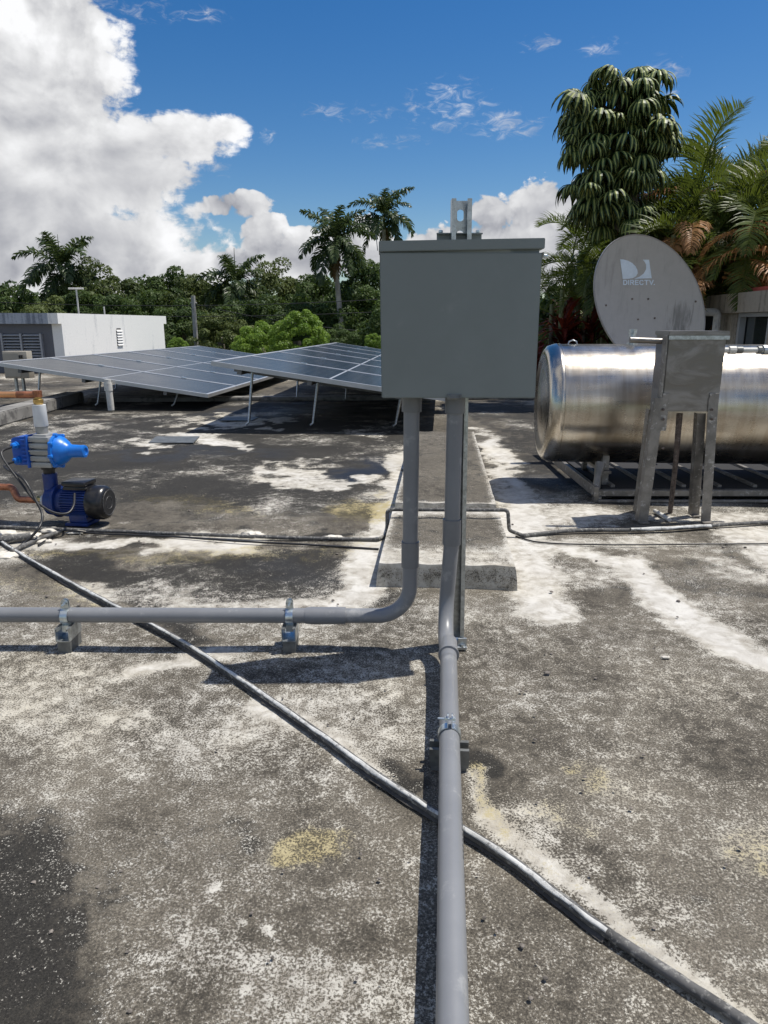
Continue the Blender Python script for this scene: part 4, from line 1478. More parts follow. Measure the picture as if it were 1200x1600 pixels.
tilt = R(8.0)
w1, L1 = 1.17, 2.45
Bc = D(325, 616, 7.9)
bvec = Vector((AXR.x * math.cos(tilt), AXR.y * math.cos(tilt), -math.sin(tilt)))
E1 = Bc - bvec * L1
a, b, nrm = array_panels(E1, 6, w1, L1, tilt, 'left array in front of the white building')
rack('steel rack holding up the left solar array', E1, 6, w1, L1, a, b, nrm)
E2 = D(330, 564, 6.32)
w2, L2 = 1.28, 2.08
a, b, nrm = array_panels(E2, 6, w2, L2, R(8.2), 'right array that runs behind the grey electrical box')
rack('steel rack holding up the right solar array', E2, 6, w2, L2, a, b, nrm)

# white vent pipe under the left array
vp = G(174, 641)
t = thing('vent_pipe', 'off-white vent pipe with a wider collar standing under the left solar array', 'pipe', vp)
obj('pipe_barrel', tube([(vp.x, vp.y, 0), (vp.x - 0.01, vp.y, 0.34)], 0.036, 20), M_WPIPE, t, smooth=60)
obj('collar', tube([(vp.x - .009, vp.y, 0.215), (vp.x - 0.01, vp.y, 0.30)], 0.044, 20), M_WPIPE, t, smooth=60)

# beige disconnect box on posts at the left edge
bp = D(24, 575, 9.35)
t = thing('disconnect_box', 'beige electrical disconnect box on two posts at the left edge behind the solar panels', 'electrical box', Vector((bp.x, bp.y, 0)))
x0, x1 = D(6, 575, 9.35).x, D(44, 575, 9.35).x
z1 = D(24, 549, 9.35).z; z0 = D(24, 591, 9.35).z
bm = nb(); bx(x0, x1, 9.35, 9.50, z0, z1, bm, .006)
obj('case', bm, M_BEIGE, t, smooth=40)
bm = nb(); bx(x0 + .012, x1 - .10, 9.342, 9.349, z0 + .02, z1 - .02, bm, .002)
obj('door', bm, M_BEIGE, t)
bm = nb(); bx(x1 - .09, x1 - .05, 9.325, 9.349, z1 - .085, z1 - .045, bm, .003); bx(x1 - .08, x1 - .06, 9.30, 9.324, z1 - .08, z1 - .05, bm)
obj('lever', bm, M_DARK, t)
for px in (24, 35):
    xx = D(px, 595, 9.40).x
    obj('post', tube([(xx, 9.42, 0), (xx, 9.42, z0 + .01)], 0.022, 10), M_GALV, t, smooth=60)

# grey sheets lying on the roof
for (x0, x1, y0, y1, lab) in ((232, 306, 683, 693, 'thin grey sheet flat on the roof beside white coating, the nearer of two'),
                              (342, 398, 653, 658, 'thin grey sheet lying flat on the roof, the farther of two')):
    q = [G(x0, y1), G(x1 - 4, y1), G(x1 + 6, y0), G(x0 + 12, y0)]
    bm = prism([(p.x, p.y, 0.002) for p in q], (0, 0, 0.006))
    tag(obj('roof_patch', bm, M_PATCH, None, origin=q[0]), lab, 'metal sheet')

# ================================================================== WATER TANK, COLLECTOR, METAL BOX ON STAND, DISH
TR = 0.332
TY = 4.10
TA = R(4.0)
tdir = Vector((math.cos(TA), -math.sin(TA), 0))
tp = D(868, 630, TY); tp.z = D(868, 630, TY).z
to = Vector((tp.x, TY, 0.488))
t = thing('water_tank', 'horizontal stainless steel water tank with a domed end on a low frame', 'water tank', to)
bm = nb()
lathe([(0.0, TR), (0.25, TR + 0.001), (1.2, TR), (2.4, TR), (2.9, TR)], (0, 0, 0), (1, 0, 0), 72, bm)
sh = obj('shell', bm, M_STEEL, None, smooth=80)
def put(o):
    o.parent = t; o.location = (0, 0, 0); o.rotation_euler = (0, 0, -TA)
put(sh)
prof = [(0.0, TR + .0005), (-0.014, TR + 0.004), (-0.022, TR + 0.003), (-0.060, TR - 0.010), (-0.078, TR - 0.034), (-0.084, TR - 0.065), (-0.070, TR - 0.085), (-0.078, TR - 0.15), (-0.088, TR - 0.23), (-0.092, 0)]
bm = nb(); lathe(prof, (0, 0, 0), (1, 0, 0), 72, bm)
put(obj('domed_end', bm, M_STEEL, None, smooth=80))
bm = nb(); lathe([(-0.003, TR), (-0.003, TR + 0.0045), (0.003, TR + 0.0045), (0.003, TR)], (0, 0, 0), (1, 0, 0), 72, bm)
put(obj('weld_seam', bm, M_STEEL, None, smooth=40))
bm = nb(); lathe([(2.9, TR), (2.92, TR + .004), (2.98, TR - .03), (3.03, 0)], (0, 0, 0), (1, 0, 0), 48, bm)
put(obj('domed_end', bm, M_STEEL, None, smooth=80))
# stub on top
bm = nb(); lathe([(0, .0), (0, .030), (.012, .030), (.013, .02), (.06, .019), (.062, .023), (.085, .023), (.085, 0)], (0.40, 0, TR - .004), (0, 0, 1), 8, bm)
put(obj('top_valve', bm, M_GALV, None, smooth=30))
bm = nb(); tube([(0.05, 0, TR - .004), (0.055, 0, TR + .014), (0.075, 0, TR + .022), (0.095, 0, TR + .014), (.10, 0, TR - .004)], .004, 8, bm)
put(obj('lifting_lug', bm, M_GALV, None, smooth=60))
# support cradle of the tank
def ang(p0, p1, w=0.03, th=0.004, n1=(1, 0, 0), n2=(0, 1, 0), bm=None):
    bm = bm or nb()
    p0, p1, n1, n2 = Vector(p0), Vector(p1), Vector(n1), Vector(n2)
    prism([p0, p0 + n1 * w, p0 + n1 * w + n2 * th, p0 + n1 * th + n2 * th, p0 + n1 * th + n2 * w, p0 + n2 * w], p1 - p0, bm)
    return bm
for lx in (0.25, 2.3):
    fx = to.x + lx * tdir.x
    fy = to.y + lx * tdir.y
    bm = nb()
    ang((fx - .02, fy - 0.22, 0.0), (fx - .02, fy - .20, 0.27), .035, .004, (1, 0, 0), (0, 1, 0), bm)
    ang((fx - .02, fy + 0.22, 0.0), (fx - .02, fy + .20, 0.27), .035, .004, (1, 0, 0), (0, -1, 0), bm)
    bx(fx - .025, fx + .02, fy - .24, fy + .24, 0.13, 0.145, bm)
    bx(fx - .03, fx + .03, fy - .26, fy - .18, 0.0, 0.008, bm)
    obj('cradle_leg', bm, M_LEG, t)
bm = nb()
tube([D(938, 724, 3.86), D(934, 745, 3.82), D(930, 775, 3.74)], [0.030, 0.020, 0.022], 12, bm)
obj('drain_elbow', bm, M_LEG, t, smooth=60)
# low frame / collector with pale bars under the tank
t = thing('collector_frame', 'low dark collector tray with pale crosswise bars lying under the steel tank', 'solar water collector', G(1050, 780))
fy = G(1000, 783).y
fx0 = G(938, 783).x
zf = 0.075
bm = nb(); bx(fx0 + 0.02, fx0 + 2.6, fy + 0.04, fy + 1.45, 0.012, zf - 0.012, bm)
obj('tray', bm, M_DARK, t)
for k in range(13):
    x = fx0 + 0.07 + k * 0.195
    bm = nb(); bx(x, x + 0.022, fy + 0.06, fy + 1.4, zf - 0.0118, zf + 0.002, bm)
    obj('bar', bm, M_LEG, t)
bm = nb(); bx(fx0 - 0.02, fx0 + 2.7, fy - 0.012, fy + 0.030, 0.030, 0.062, bm, .002)
obj('front_rail', bm, M_LEG, t)
bm = nb(); bx(fx0 - 0.02, fx0 + 2.7, fy - 0.035, fy - 0.0125, 0.0, 0.014, bm, .002)
obj('front_rail', bm, M_LEG, t)
bm = nb(); bx(fx0 - 0.045, fx0 - .021, fy - 0.03, fy + 1.45, 0.03, 0.085, bm, .002)
obj('side_rail', bm, M_LEG, t)
for s in (0.0, 1.3):
    bm = nb(); bx(fx0 - 0.04, fx0 - .0, fy - 0.02 + s, fy + 0.02 + s, -0.001, 0.0298, bm, .002)
    obj('foot', bm, M_LEG, t)

# stainless box on four angle legs
YS = 3.33
bx0, bx1 = D(1040, 580, YS).x, D(1131, 580, YS).x - 0.006
zb0, zb1 = D(1080, 643, YS).z, D(1080, 520, YS).z
dpt = 0.20
t = thing('metal_cabinet', 'dull stainless steel box with a lid on tall angle-iron legs in front of the tank', 'metal box', Vector((bx0, YS, 0)))
q = [(bx0, YS), (bx1, YS), (bx1 + .012, YS + dpt), (bx0 + .018, YS + dpt)]
bm = prism([(x, y, zb0) for x, y in q], (0, 0, zb1 - zb0))
bmesh.ops.bevel(bm, geom=bm.edges[:], offset=0.003, segments=2, affect='EDGES')
obj('cabinet_body', bm, M_STEELBOX, t, smooth=40)
bm = prism([(bx0 - .004, YS - .010, zb1 - .012), (bx1 + .010, YS - .010, zb1 - .012), (bx1 + .02, YS + dpt + .01, zb1 - .012), (bx0 + .012, YS + dpt + .01, zb1 - .012)], (0, 0, 0.020))
bmesh.ops.bevel(bm, geom=bm.edges[:], offset=0.003, segments=2, affect='EDGES')
lid = obj('lid', bm, M_STEELBOX, t, smooth=40)
bm = nb(); bx(bx0 - .004, bx1 + .010, YS - .011, YS - .0075, zb1 - .030, zb1 - .0125, bm)
obj('lid_lip', bm, M_GALV, lid)
def legobj(px_t, py_t, px_b, py_b, yoff, w, nx=1, ytop=None, m=None, nm='leg'):
    pt = D(px_t, py_t, YS + (ytop if ytop is not None else yoff)); pb = G(px_b, py_b)
    pb = Vector((pb.x, pb.y, 0.0))
    bm = ang(pb, pt, w, .004, (nx, 0, 0), (0, 1, 0))
    ang(pb + Vector((0.0, -.03, 0)), pb + Vector((0, -.03, .006)), w, .03, (nx, 0, 0), (0, 1, 0), bm)
    obj(nm, bm, m or M_LEG, t)
legobj(1024, 622, 997, 816, 0, 0.046, 1, -0.006)
legobj(1123, 622, 1110, 816, 0, 0.046, -1, -0.006)
legobj(1014, 640, 993, 800, 0.2, 0.04, 1, 0.03)
legobj(1090, 646, 1080, 806, 0.1, 0.040, 1, 0.03)
# upper splice pieces with rust and the hinge strip at the left side
bm = nb(); bx(bx0 - .014, bx0 - .004, YS - .004, YS + .035, zb0 + .02, zb1 - .01, bm, .002)
obj('corner_strip', bm, M_LEG, t)
bm = nb(); bx(bx0 - .004, bx0 + .028, YS - .006, YS - .001, zb0 - .09, zb0 + .085, bm, .001)
obj('splice_plate', bm, M_LEG, t)
bm = nb(); bx(bx1 - .048, bx1 - .004, YS - .006, YS - .001, zb0 - .02, zb0 + .085, bm, .001)
obj('splice_plate', bm, M_LEG, t)
for (px, py) in ((1036, 640), (1036, 655), (1112, 640), (1112, 655), (1036, 700)):
    p = D(px, py, YS - .012)
    bm = nb(); lathe([(0, 0), (0, .007), (.006, .006), (.006, 0)], p, (0, -1, 0), 6, bm)
    obj('rusty_bolt', bm, M_RUST, t)
obj('centre_tube', tube([D(1062, 646, YS + .1), D(1056, 720, YS + .1), Vector((G(1047, 800).x, G(1047, 800).y, 0.0))], [0.015, .012, .012], 12), M_RUST, t, smooth=60)
ph = D(1030, 533, YS + .05)
obj('side_tube', tube([ph + Vector((0.01, 0, 0)), D(984, 531, YS + .05)], 0.0135, 16), M_STEELBOX, t, smooth=60)
pf = D(1040, 805, YS)
obj('floor_bar', tube([G(1023, 798, .01), G(1046, 812, .012)], 0.010, 10), M_WPIPE, t, smooth=60)
# supply pipe on the right of the cabinet
p0 = D(1128, 547, YS + .12); p1 = D(1260, 547, YS + .12)
t2 = thing('feed_pipe', 'grey feed pipe with couplings leaving the right side of the stainless box', 'pipe', p0)
obj('pipe_barrel', tube([p0, p1], 0.012, 14), M_WPIPE, t2, smooth=60)
for s0, s1, r_, m_ in ((0.08, 0.16, .019, M_WPIPE), (0.17, 0.24, .016, M_STRUTDULL), (0.42, 0.46, .019, M_STRUTDULL), (0.48, 0.58, .023, M_GALV)):
    obj('coupling', tube([p0 + (p1 - p0) * s0, p0 + (p1 - p0) * s1], r_, 10), m_, t2, smooth=35)

# satellite dish
DY = 4.95
dc = D(1015, 475, DY)
t = thing('satellite_dish', 'grey satellite dish with white logo standing behind the steel tank', 'satellite dish', Vector((dc.x, dc.y + 0.2, 0)))
toc = (Vector((0, 0, H)) - dc).normalized()
nrm = (toc + Vector((0.26, 0, 0.08))).normalized()
vx = nrm.cross(Vector((0, 0, 1))).normalized() * -1
if vx.x < 0: vx = -vx
vy = nrm.cross(vx).normalized()
if vy.z < 0: vy = -vy
roll = R(31)
ex = vx * math.cos(roll) + vy * math.sin(roll)      # minor axis
ey = -vx * math.sin(roll) + vy * math.cos(roll)     # major axis, leaning left
SA, SB, DEP = 0.318, 0.470, 0.07
def dish_pt(r, a, off=0.0):
    x, y = r * math.cos(a), r * math.sin(a)
    return dc + ex * (x * SA) + ey * (y * SB) - nrm * (DEP * (1 - r * r) - off)
bm = nb()
nrad, nang = 16, 72
cen = bm.verts.new(dish_pt(0, 0))
rings = [[bm.verts.new(dish_pt((i + 1) / nrad, 2 * math.pi * k / nang)) for k in range(nang)] for i in range(nrad)]
for k in range(nang):
    bm.faces.new((cen, rings[0][k], rings[0][(k + 1) % nang]))
    for i in range(nrad - 1):
        bm.faces.new((rings[i][k], rings[i + 1][k], rings[i + 1][(k + 1) % nang], rings[i][(k + 1) % nang]))
me = bpy.data.meshes.new('reflector')
bm.to_mesh(me); bm.free()
st = me.attributes.new('stain', 'FLOAT', 'POINT')
vals = []
for v in me.vertices:
    d = v.co - Vector((0, 0, H))
    px, py = px_of(v.co.x, v.co.y, v.co.z)
    vals.append(0.75 * math.exp(-(((px - 1062) / 24) ** 2 + ((py - 492) / 34) ** 2)) + 0.35 * math.exp(-(((px - 1040) / 40) ** 2 + ((py - 530) / 30) ** 2)))
st.data.foreach_set('value', np.array(vals, np.float32))
me.shade_smooth()
link_mesh('reflector', me, M_DISH, t)
bm = nb()
r0 = [bm.verts.new(dish_pt(1.0, 2 * math.pi * k / nang)) for k in range(nang)]
r1 = [bm.verts.new(dish_pt(1.018, 2 * math.pi * k / nang, 0.004)) for k in range(nang)]
r2 = [bm.verts.new(dish_pt(1.024, 2 * math.pi * k / nang, -0.030)) for k in range(nang)]
r3 = [bm.verts.new(dish_pt(0.985, 2 * math.pi * k / nang, -0.030)) for k in range(nang)]
for A, B in ((r0, r1), (r1, r2), (r2, r3)):
    for k in range(nang):
        bm.faces.new((A[k], B[k], B[(k + 1) % nang], A[(k + 1) % nang]))
obj('rolled_rim', bm, M_DISHBACK, t, smooth=50)
bm = nb()
cen = bm.verts.new(dish_pt(0, 0, -0.012))
rings = [[bm.verts.new(dish_pt((i + 1) / 8 * .99, 2 * math.pi * k / 36, -0.012)) for k in range(36)] for i in range(8)]
for k in range(36):
    bm.faces.new((cen, rings[0][k], rings[0][(k + 1) % 36]))
    for i in range(7):
        bm.faces.new((rings[i][k], rings[i + 1][k], rings[i + 1][(k + 1) % 36], rings[i][(k + 1) % 36]))
obj('back_shell', bm, M_DISHBACK, t, smooth=80)
def on_dish(px, py, off=0.0015):
    """where a photo point meets the reflector"""
    d = ray(px, py)
    o = Vector((0, 0, H))
    lo = None
    tt = (dc - o).dot(nrm) / d.dot(nrm)
    for _ in range(12):
        p = o + d * tt
        x = (p - dc).dot(ex) / SA; y = (p - dc).dot(ey) / SB
        want = -DEP * (1 - x * x - y * y) + off
        cur = (p - dc).dot(nrm)
        tt += (want - cur) / d.dot(nrm)
    return o + d * tt
def flat_on_dish(name, polys, m, parent, off=0.0015):
    bm = nb()
    for poly in polys:
        vs = [bm.verts.new(on_dish(x, y, off)) for x, y in poly]
        f = bm.faces.new(vs)
    bmesh.ops.triangulate(bm, faces=bm.faces)
    o = obj(name, bm, m, parent)
    return o
# emblem: a D with a swoosh cut, then a corner piece
def arc(cx, cy, rx, ry, a0, a1, n):
    return [(cx + rx * math.cos(R(a0 + (a1 - a0) * k / n)), cy + ry * math.sin(R(a0 + (a1 - a0) * k / n))) for k in range(n + 1)]
left_piece = [(969, 405)] + [(974, 405.3), (981, 407.2), (988, 411), (993, 416), (996, 422), (996.5, 427), (994, 431.5), (989, 434.6), (981, 435.6)] + [(973, 435.8)]
right_piece = [(1004, 405.6), (1014.2, 405.8), (1018.4, 434.8), (990.5, 435.6), (999, 432.5), (1006, 427), (1009.5, 420.5), (1009.5, 413.5), (1007, 409)]
flat_on_dish('emblem', [left_piece, right_piece], M_LOGO, t)
GLY = {'D': [((0, 0), (0, 1)), ((0, 1), (.45, 1)), ((.45, 1), (.7, .75)), ((.7, .75), (.7, .25)), ((.7, .25), (.45, 0)), ((.45, 0), (0, 0))],
       'I': [((0, 0), (0, 1))], 'R': [((0, 0), (0, 1)), ((0, 1), (.55, 1)), ((.55, 1), (.7, .78)), ((.7, .78), (.55, .5)), ((.55, .5), (0, .5)), ((.35, .5), (.7, 0))],
       'E': [((0, 0), (0, 1)), ((0, 1), (.62, 1)), ((0, .5), (.55, .5)), ((0, 0), (.62, 0))],
       'C': [((.7, .82), (.5, 1)), ((.5, 1), (.2, 1)), ((.2, 1), (0, .75)), ((0, .75), (0, .25)), ((0, .25), (.2, 0)), ((.2, 0), (.5, 0)), ((.5, 0), (.7, .18))],
       'T': [((0, 1), (.75, 1)), ((.375, 1), (.375, 0))], 'V': [((0, 1), (.38, 0)), ((.38, 0), (.76, 1))], '.': [((0, 0), (.06, 0))]}

adv = {'D': 1.08, 'I': .42, 'R': 1.08, 'E': .98, 'C': 1.08, 'T': 1.08, 'V': .98, '.': .2}
total = sum(adv[c] for c in 'DIRECTV.')
bm = nb()
cx_ = 0.0
for li, ch in enumerate('DIRECTV.'):
    for si, ((xa, ya), (xb, yb)) in enumerate(GLY[ch]):
        a_, b_ = Vector((xa, ya)), Vector((xb, yb))
        d_ = (b_ - a_).normalized(); n_ = Vector((-d_.y, d_.x)) * 0.12
        a_ = a_ - d_ * .10; b_ = b_ + d_ * .10
        vs = []
        for q in (a_ - n_, b_ - n_, b_ + n_, a_ + n_):
            u = (cx_ + q.x) / total
            vs.append(bm.verts.new(on_dish(974.5 + u * 49, 444.6 - q.y * 6.6, 0.0016 + 0.0003 * si)))
        bm.faces.new(vs)
    cx_ += adv[ch]
obj('lettering', bm, M_LOGO, t)
for (px, py) in ((947, 477), (988, 467), (1013, 467), (997, 499), (1023, 497), (1087, 471)):
    p = on_dish(px, py, 0.001)
    obj('dish_bolt', lathe([(0, 0), (0, .007), (.004, .006), (.004, 0)], p, nrm, 8), M_RUST, t)
mz = dc - nrm * 0.16
obj('mast', tube([Vector((mz.x, mz.y + .04, 0)), Vector((mz.x, mz.y + .04, mz.z - .02)), mz + Vector((0, 0, .03))], 0.026, 16), M_GALV, t, smooth=60)
bm = nb(); box(bm, dc - nrm * 0.115, (0.16, 0.07, 0.20), (Matrix((vx, -nrm, vy)).transposed())); obj('bracket', bm, M_GALV, t)
la = dish_pt(0.98, -math.pi / 2)
lb = la + nrm * 0.40 - Vector((0, 0, .02))
obj('feed_arm', tube([dc - ey * SB * 0.9 - nrm * 0.05, la - Vector((0, 0, .02)), lb], 0.013, 10), M_GALV, t, smooth=60)

# ================================================================== BUILDINGS
def bquad(name, m, pts, depth_vec, parent):
    return obj(name, prism(pts, depth_vec), m, parent)
# white flat-roofed building to the left
zc_ = 14.0
k = ray(94, 488)
c0 = D(94, 488, 14.2)
t = thing('white_building', 'flat-roofed building with a bright white side wall and a shaded louvred front', 'building', Vector((c0.x, c0.y, -3.3)))
ht = D(82, 489, 14.0).z
LW = 5.25
side0 = Vector((c0.x, c0.y, 0)); side1 = side0 + AXD * LW
left1 = side0 - AXR * 6.0
zb_ = -3.3
parz = ht - 0.20
# white side wall (2-sided thick)
def wallbox(name, m, p, q, thick, z0, z1, inward, parent, batter=0.0):
    p = Vector((p.x, p.y, z0)); q = Vector((q.x, q.y, z0))
    n_ = Vector(inward).normalized() * thick
    return obj(name, prism([p, q, q + n_, p + n_], (0, 0, z1 - z0)), m, parent)
wallbox('side_wall', M_WHITEWALL, side0, side1, 0.2, zb_, ht, -AXR, t)
wallbox('front_wall', M_SHADEDWALL, left1, side0 - AXR * 0.201, 0.2, zb_, parz, AXD, t)
obj('flat_roof', prism([side0 + AXD * .2 - AXR * .2 + Vector((0, 0, parz - .2)), side1 - AXR * .2 + Vector((0, 0, parz - .2)), side1 - AXR * 5.9 + Vector((0, 0, parz - .2)), left1 + AXD * .2 + Vector((0, 0, parz - .2))], (0, 0, 0.15)), M_CONC, t)
wallbox('parapet_end', M_WHITEWALL, side0 - AXD * 0.12, side0 - AXD * .001, 0.2, parz + .001, ht - .001, -AXR, t)
wallbox('parapet_end', M_WHITEWALL, side1 + AXD * 0.001, side1 + AXD * .20, 0.2, parz + .001, ht - .001, -AXR, t)
wallbox('parapet', M_BANDWALL, left1 - AXD * .12, side0 - AXR * 0.203 - AXD * .12, 0.3, parz + .001, ht, AXD, t)
wallbox('rear_wall', M_WHITEWALL, side1 - AXR * .202, side1 - AXR * 6, 0.2, zb_, parz, -AXD, t)
# louvred opening in the shaded front
def front_pt(px, py):
    """photo point on the plane of the shaded front"""
    d = ray(px, py); o = Vector((0, 0, H))
    tt = (side0 - o).dot(AXD) / d.dot(AXD)
    return o + d * tt
lv0 = front_pt(3, 521); lv1 = front_pt(71, 562)
fwv = (lv1 - lv0); wlen = fwv.dot(AXR)
rec = thing_dummy = None
bm = prism([lv0 + AXD * -0.004, lv0 + AXR * wlen + AXD * -0.004, Vector((0, 0, lv1.z - lv0.z)) + lv0 + AXR * wlen + AXD * -0.004, Vector((0, 0, lv1.z - lv0.z)) + lv0 + AXD * -0.004], AXD * 0.003)
lo_ = obj('louvre_window', bm, M_DARK, t)
hh = lv0.z - lv1.z
for c in range(2):
    for k in range(9):
        z = lv0.z - hh * (k + 0.35) / 9
        xa = 0.02 + c * (wlen / 2) + 0.01; xb = xa + wlen / 2 - 0.05
        pA_ = Vector((lv0.x, lv0.y, z)) + AXR * xa - AXD * 0.010
        pB_ = Vector((lv0.x, lv0.y, z)) + AXR * xb - AXD * 0.010
        sl = -AXD * 0.05 + Vector((0, 0, -hh / 9 * 0.52))
        obj('slat', prism([pA_, pB_, pB_ + sl, pA_ + sl], Vector((0, 0, 0.012))), M_LOUVRE, lo_)
for xa in (0.0, wlen / 2 - 0.02, wlen - 0.03):
    pA_ = Vector((lv0.x, lv0.y, lv1.z)) + AXR * xa - AXD * 0.075
    obj('mullion', prism([pA_, pA_ + AXR * .035, pA_ + AXR * .035 + AXD * .07, pA_ + AXD * .07], Vector((0, 0, hh))), M_LOUVRE, lo_)
def side_pt(px, py):
    d = ray(px, py); o = Vector((0, 0, H))
    tt = (side0 - o).dot(AXR) / d.dot(AXR)
    return o + d * tt
v0 = side_pt(181, 513); v1 = side_pt(192, 540)
wl = (v1 - v0).dot(AXD); hh = v0.z - v1.z
pA_ = Vector((v0.x, v0.y, v1.z))
vn = obj('side_vent', prism([pA_ + AXR * 0.003, pA_ + AXD * wl + AXR * .003, pA_ + AXD * wl + AXR * .003 + Vector((0, 0, hh * .88)), pA_ + AXD * wl * .8 + AXR * .003 + Vector((0, 0, hh)), pA_ + AXR * .003 + AXD * wl * .1 + Vector((0, 0, hh)), pA_ + AXR * .003 + Vector((0, 0, hh * .9))], AXR * 0.003), M_DARK, t)
for k in range(6):
    z = v0.z - hh * (k + 0.85) / 6.4
    p = Vector((v0.x, v0.y, z)) + AXR * 0.008
    obj('slat', prism([p, p + AXD * wl, p + AXD * wl + AXR * .02 - Vector((0, 0, hh / 13)), p + AXR * .02 - Vector((0, 0, hh / 13))], Vector((0, 0, 0.02))), M_WHITEWALL, vn)
# little stub pipe on its roof
sp = D(163, 486, 17.6)
obj('roof_stub', tube([Vector((sp.x, 17.6, parz - .2)), Vector((sp.x, 17.6, D(163, 479, 17.6).z))], 0.018, 8), M_WPIPE, t)
# aerial
an = D(123, 489, 17.5)
t = thing('tv_aerial', 'thin pole aerial with a crossbar standing on the white building', 'aerial', Vector((an.x, 17.5, parz - .05)))
topz = D(123, 451, 17.5).z
obj('pole', tube([Vector((an.x, 17.5, parz - .05)), Vector((an.x, 17.5, topz))], 0.02, 8), M_WPIPE, t)
obj('crossbar', tube([Vector((an.x - .18, 17.5, topz)), Vector((an.x + .17, 17.5, topz))], 0.022, 8), M_WPIPE, t)

# building on the right edge
XW = 3.45
def wpt(px, py):
    """photo point on the right wall's plane, which runs along the roof axis"""
    base = Vector((XW, 6.0, 0)); d = ray(px, py); o = Vector((0, 0, H))
    tt = (base - o).dot(AXR) / d.dot(AXR)
    return o + d * tt
t = thing('tan_building', 'weathered tan concrete building with a window at the right edge behind the tank', 'building', Vector((XW, 6.5, 0)))
p_far = wpt(1085, 466); p_near = wpt(1240, 449)
bt = wpt(1150, 459).z; 
band_b = wpt(1150, 489).z
n0 = Vector((p_near.x, p_near.y, 0)) - AXD * 1.2; n1_ = Vector((p_far.x, p_far.y, 0)) + AXD * 1.0
wallbox('parapet_band', M_TANWALL, n0 - AXR * .06, n1_ - AXR * .06, 0.36, band_b, bt, AXR, t)
win0 = wpt(1153, 487); win1 = wpt(1197, 535)
# wall with a real opening: pieces round the window
def seg(p, q, z0, z1, name='wall', m=M_TANWALL, th=0.2, off=0.0):
    return wallbox(name, m, p + AXR * off, q + AXR * off, th, z0, z1, AXR, t)
w0 = Vector((win0.x, win0.y, 0)); w1_ = Vector((win1.x, win1.y, 0))
zt_, zb2 = band_b, wpt(1170, 545).z
seg(w0, n1_ - AXD * .02, -0.02, zt_ - .001); seg(n0, w1_, -0.02, zt_ - .001); seg(w1_ + AXD * .001, w0 - AXD * .001, -0.02, zb2)
obj('roof_slab', prism([n0 + AXR * .31 + Vector((0, 0, bt - .12)), n1_ + AXR * .31 + Vector((0, 0, bt - .12)), n1_ + AXR * 4 + Vector((0, 0, bt - .12)), n0 + AXR * 4 + Vector((0, 0, bt - .12))], (0, 0, .1)), M_CONC, t)
rr0 = wpt(1160, 457)
obj('red_coping', prism([Vector((rr0.x, rr0.y, bt + .001)) + AXR * .05, n0 + AXR * .05 + Vector((0, 0, bt + .001)), n0 + AXR * .4 + Vector((0, 0, bt + .001)), Vector((rr0.x, rr0.y, bt + .001)) + AXR * .4], (0, 0, .045)), M_REDROOF, t)
gl = obj('window', prism([w1_ + AXR * .08 + Vector((0, 0, zb2)), w0 + AXR * .08 + Vector((0, 0, zb2)), w0 + AXR * .08 + Vector((0, 0, zt_)), w1_ + AXR * .08 + Vector((0, 0, zt_))], AXR * .01), M_GLASS, t)
for (a_, b2) in ((w0, w0 - AXD * .05), (w1_ + AXD * .05, w1_)):
    obj('frame', prism([a_ + AXR * .01 + Vector((0, 0, zb2)), b2 + AXR * .01 + Vector((0, 0, zb2)), b2 + AXR * .07 + Vector((0, 0, zb2)), a_ + AXR * .07 + Vector((0, 0, zb2))], (0, 0, zt_ - zb2 - .001)), M_FRAME, gl)
obj('frame', prism([w0 - AXD * .051 + AXR * .01 + Vector((0, 0, zt_ - .04)), w1_ + AXD * .051 + AXR * .01 + Vector((0, 0, zt_ - .04)), w1_ + AXD * .051 + AXR * .07 + Vector((0, 0, zt_ - .04)), w0 - AXD * .051 + AXR * .07 + Vector((0, 0, zt_ - .04))], (0, 0, .037)), M_FRAME, gl)
# dark doorway further along
d0 = wpt(1096, 494); d1 = wpt(1118, 540)
obj('doorway', prism([Vector((d0.x, d0.y, 0.0)) - AXR * .012, Vector((d1.x, d1.y, 0.0)) - AXR * .012, Vector((d1.x, d1.y, d0.z)) - AXR * .012, Vector((d0.x, d0.y, d0.z)) - AXR * .012], AXR * .008), M_DARK, t)
e0 = wpt(1130, 488)
p = [Vector((e0.x - .35, e0.y - .1, e0.z)), Vector((e0.x - .10, e0.y - .1, e0.z)), Vector((e0.x - .10, e0.y - .1, -0.0))]
g_ = thing('downpipe', 'grey elbowed vent pipe rising in front of the tan building', 'pipe', Vector((e0.x - .1, e0.y - .1, 0)))
obj('pipe_barrel', tube(fillet(p, .05, 8), .040, 16), M_WPIPE, g_, smooth=60)
obj('cap', tube([p[0] - Vector((.05, 0, 0)), p[0] + Vector((.04, 0, 0))], .055, 16), M_WPIPE, g_, smooth=60)

# ================================================================== VEGETATION
def unit(v):
    return v / np.maximum(np.linalg.norm(v, axis=-1, keepdims=True), 1e-9)

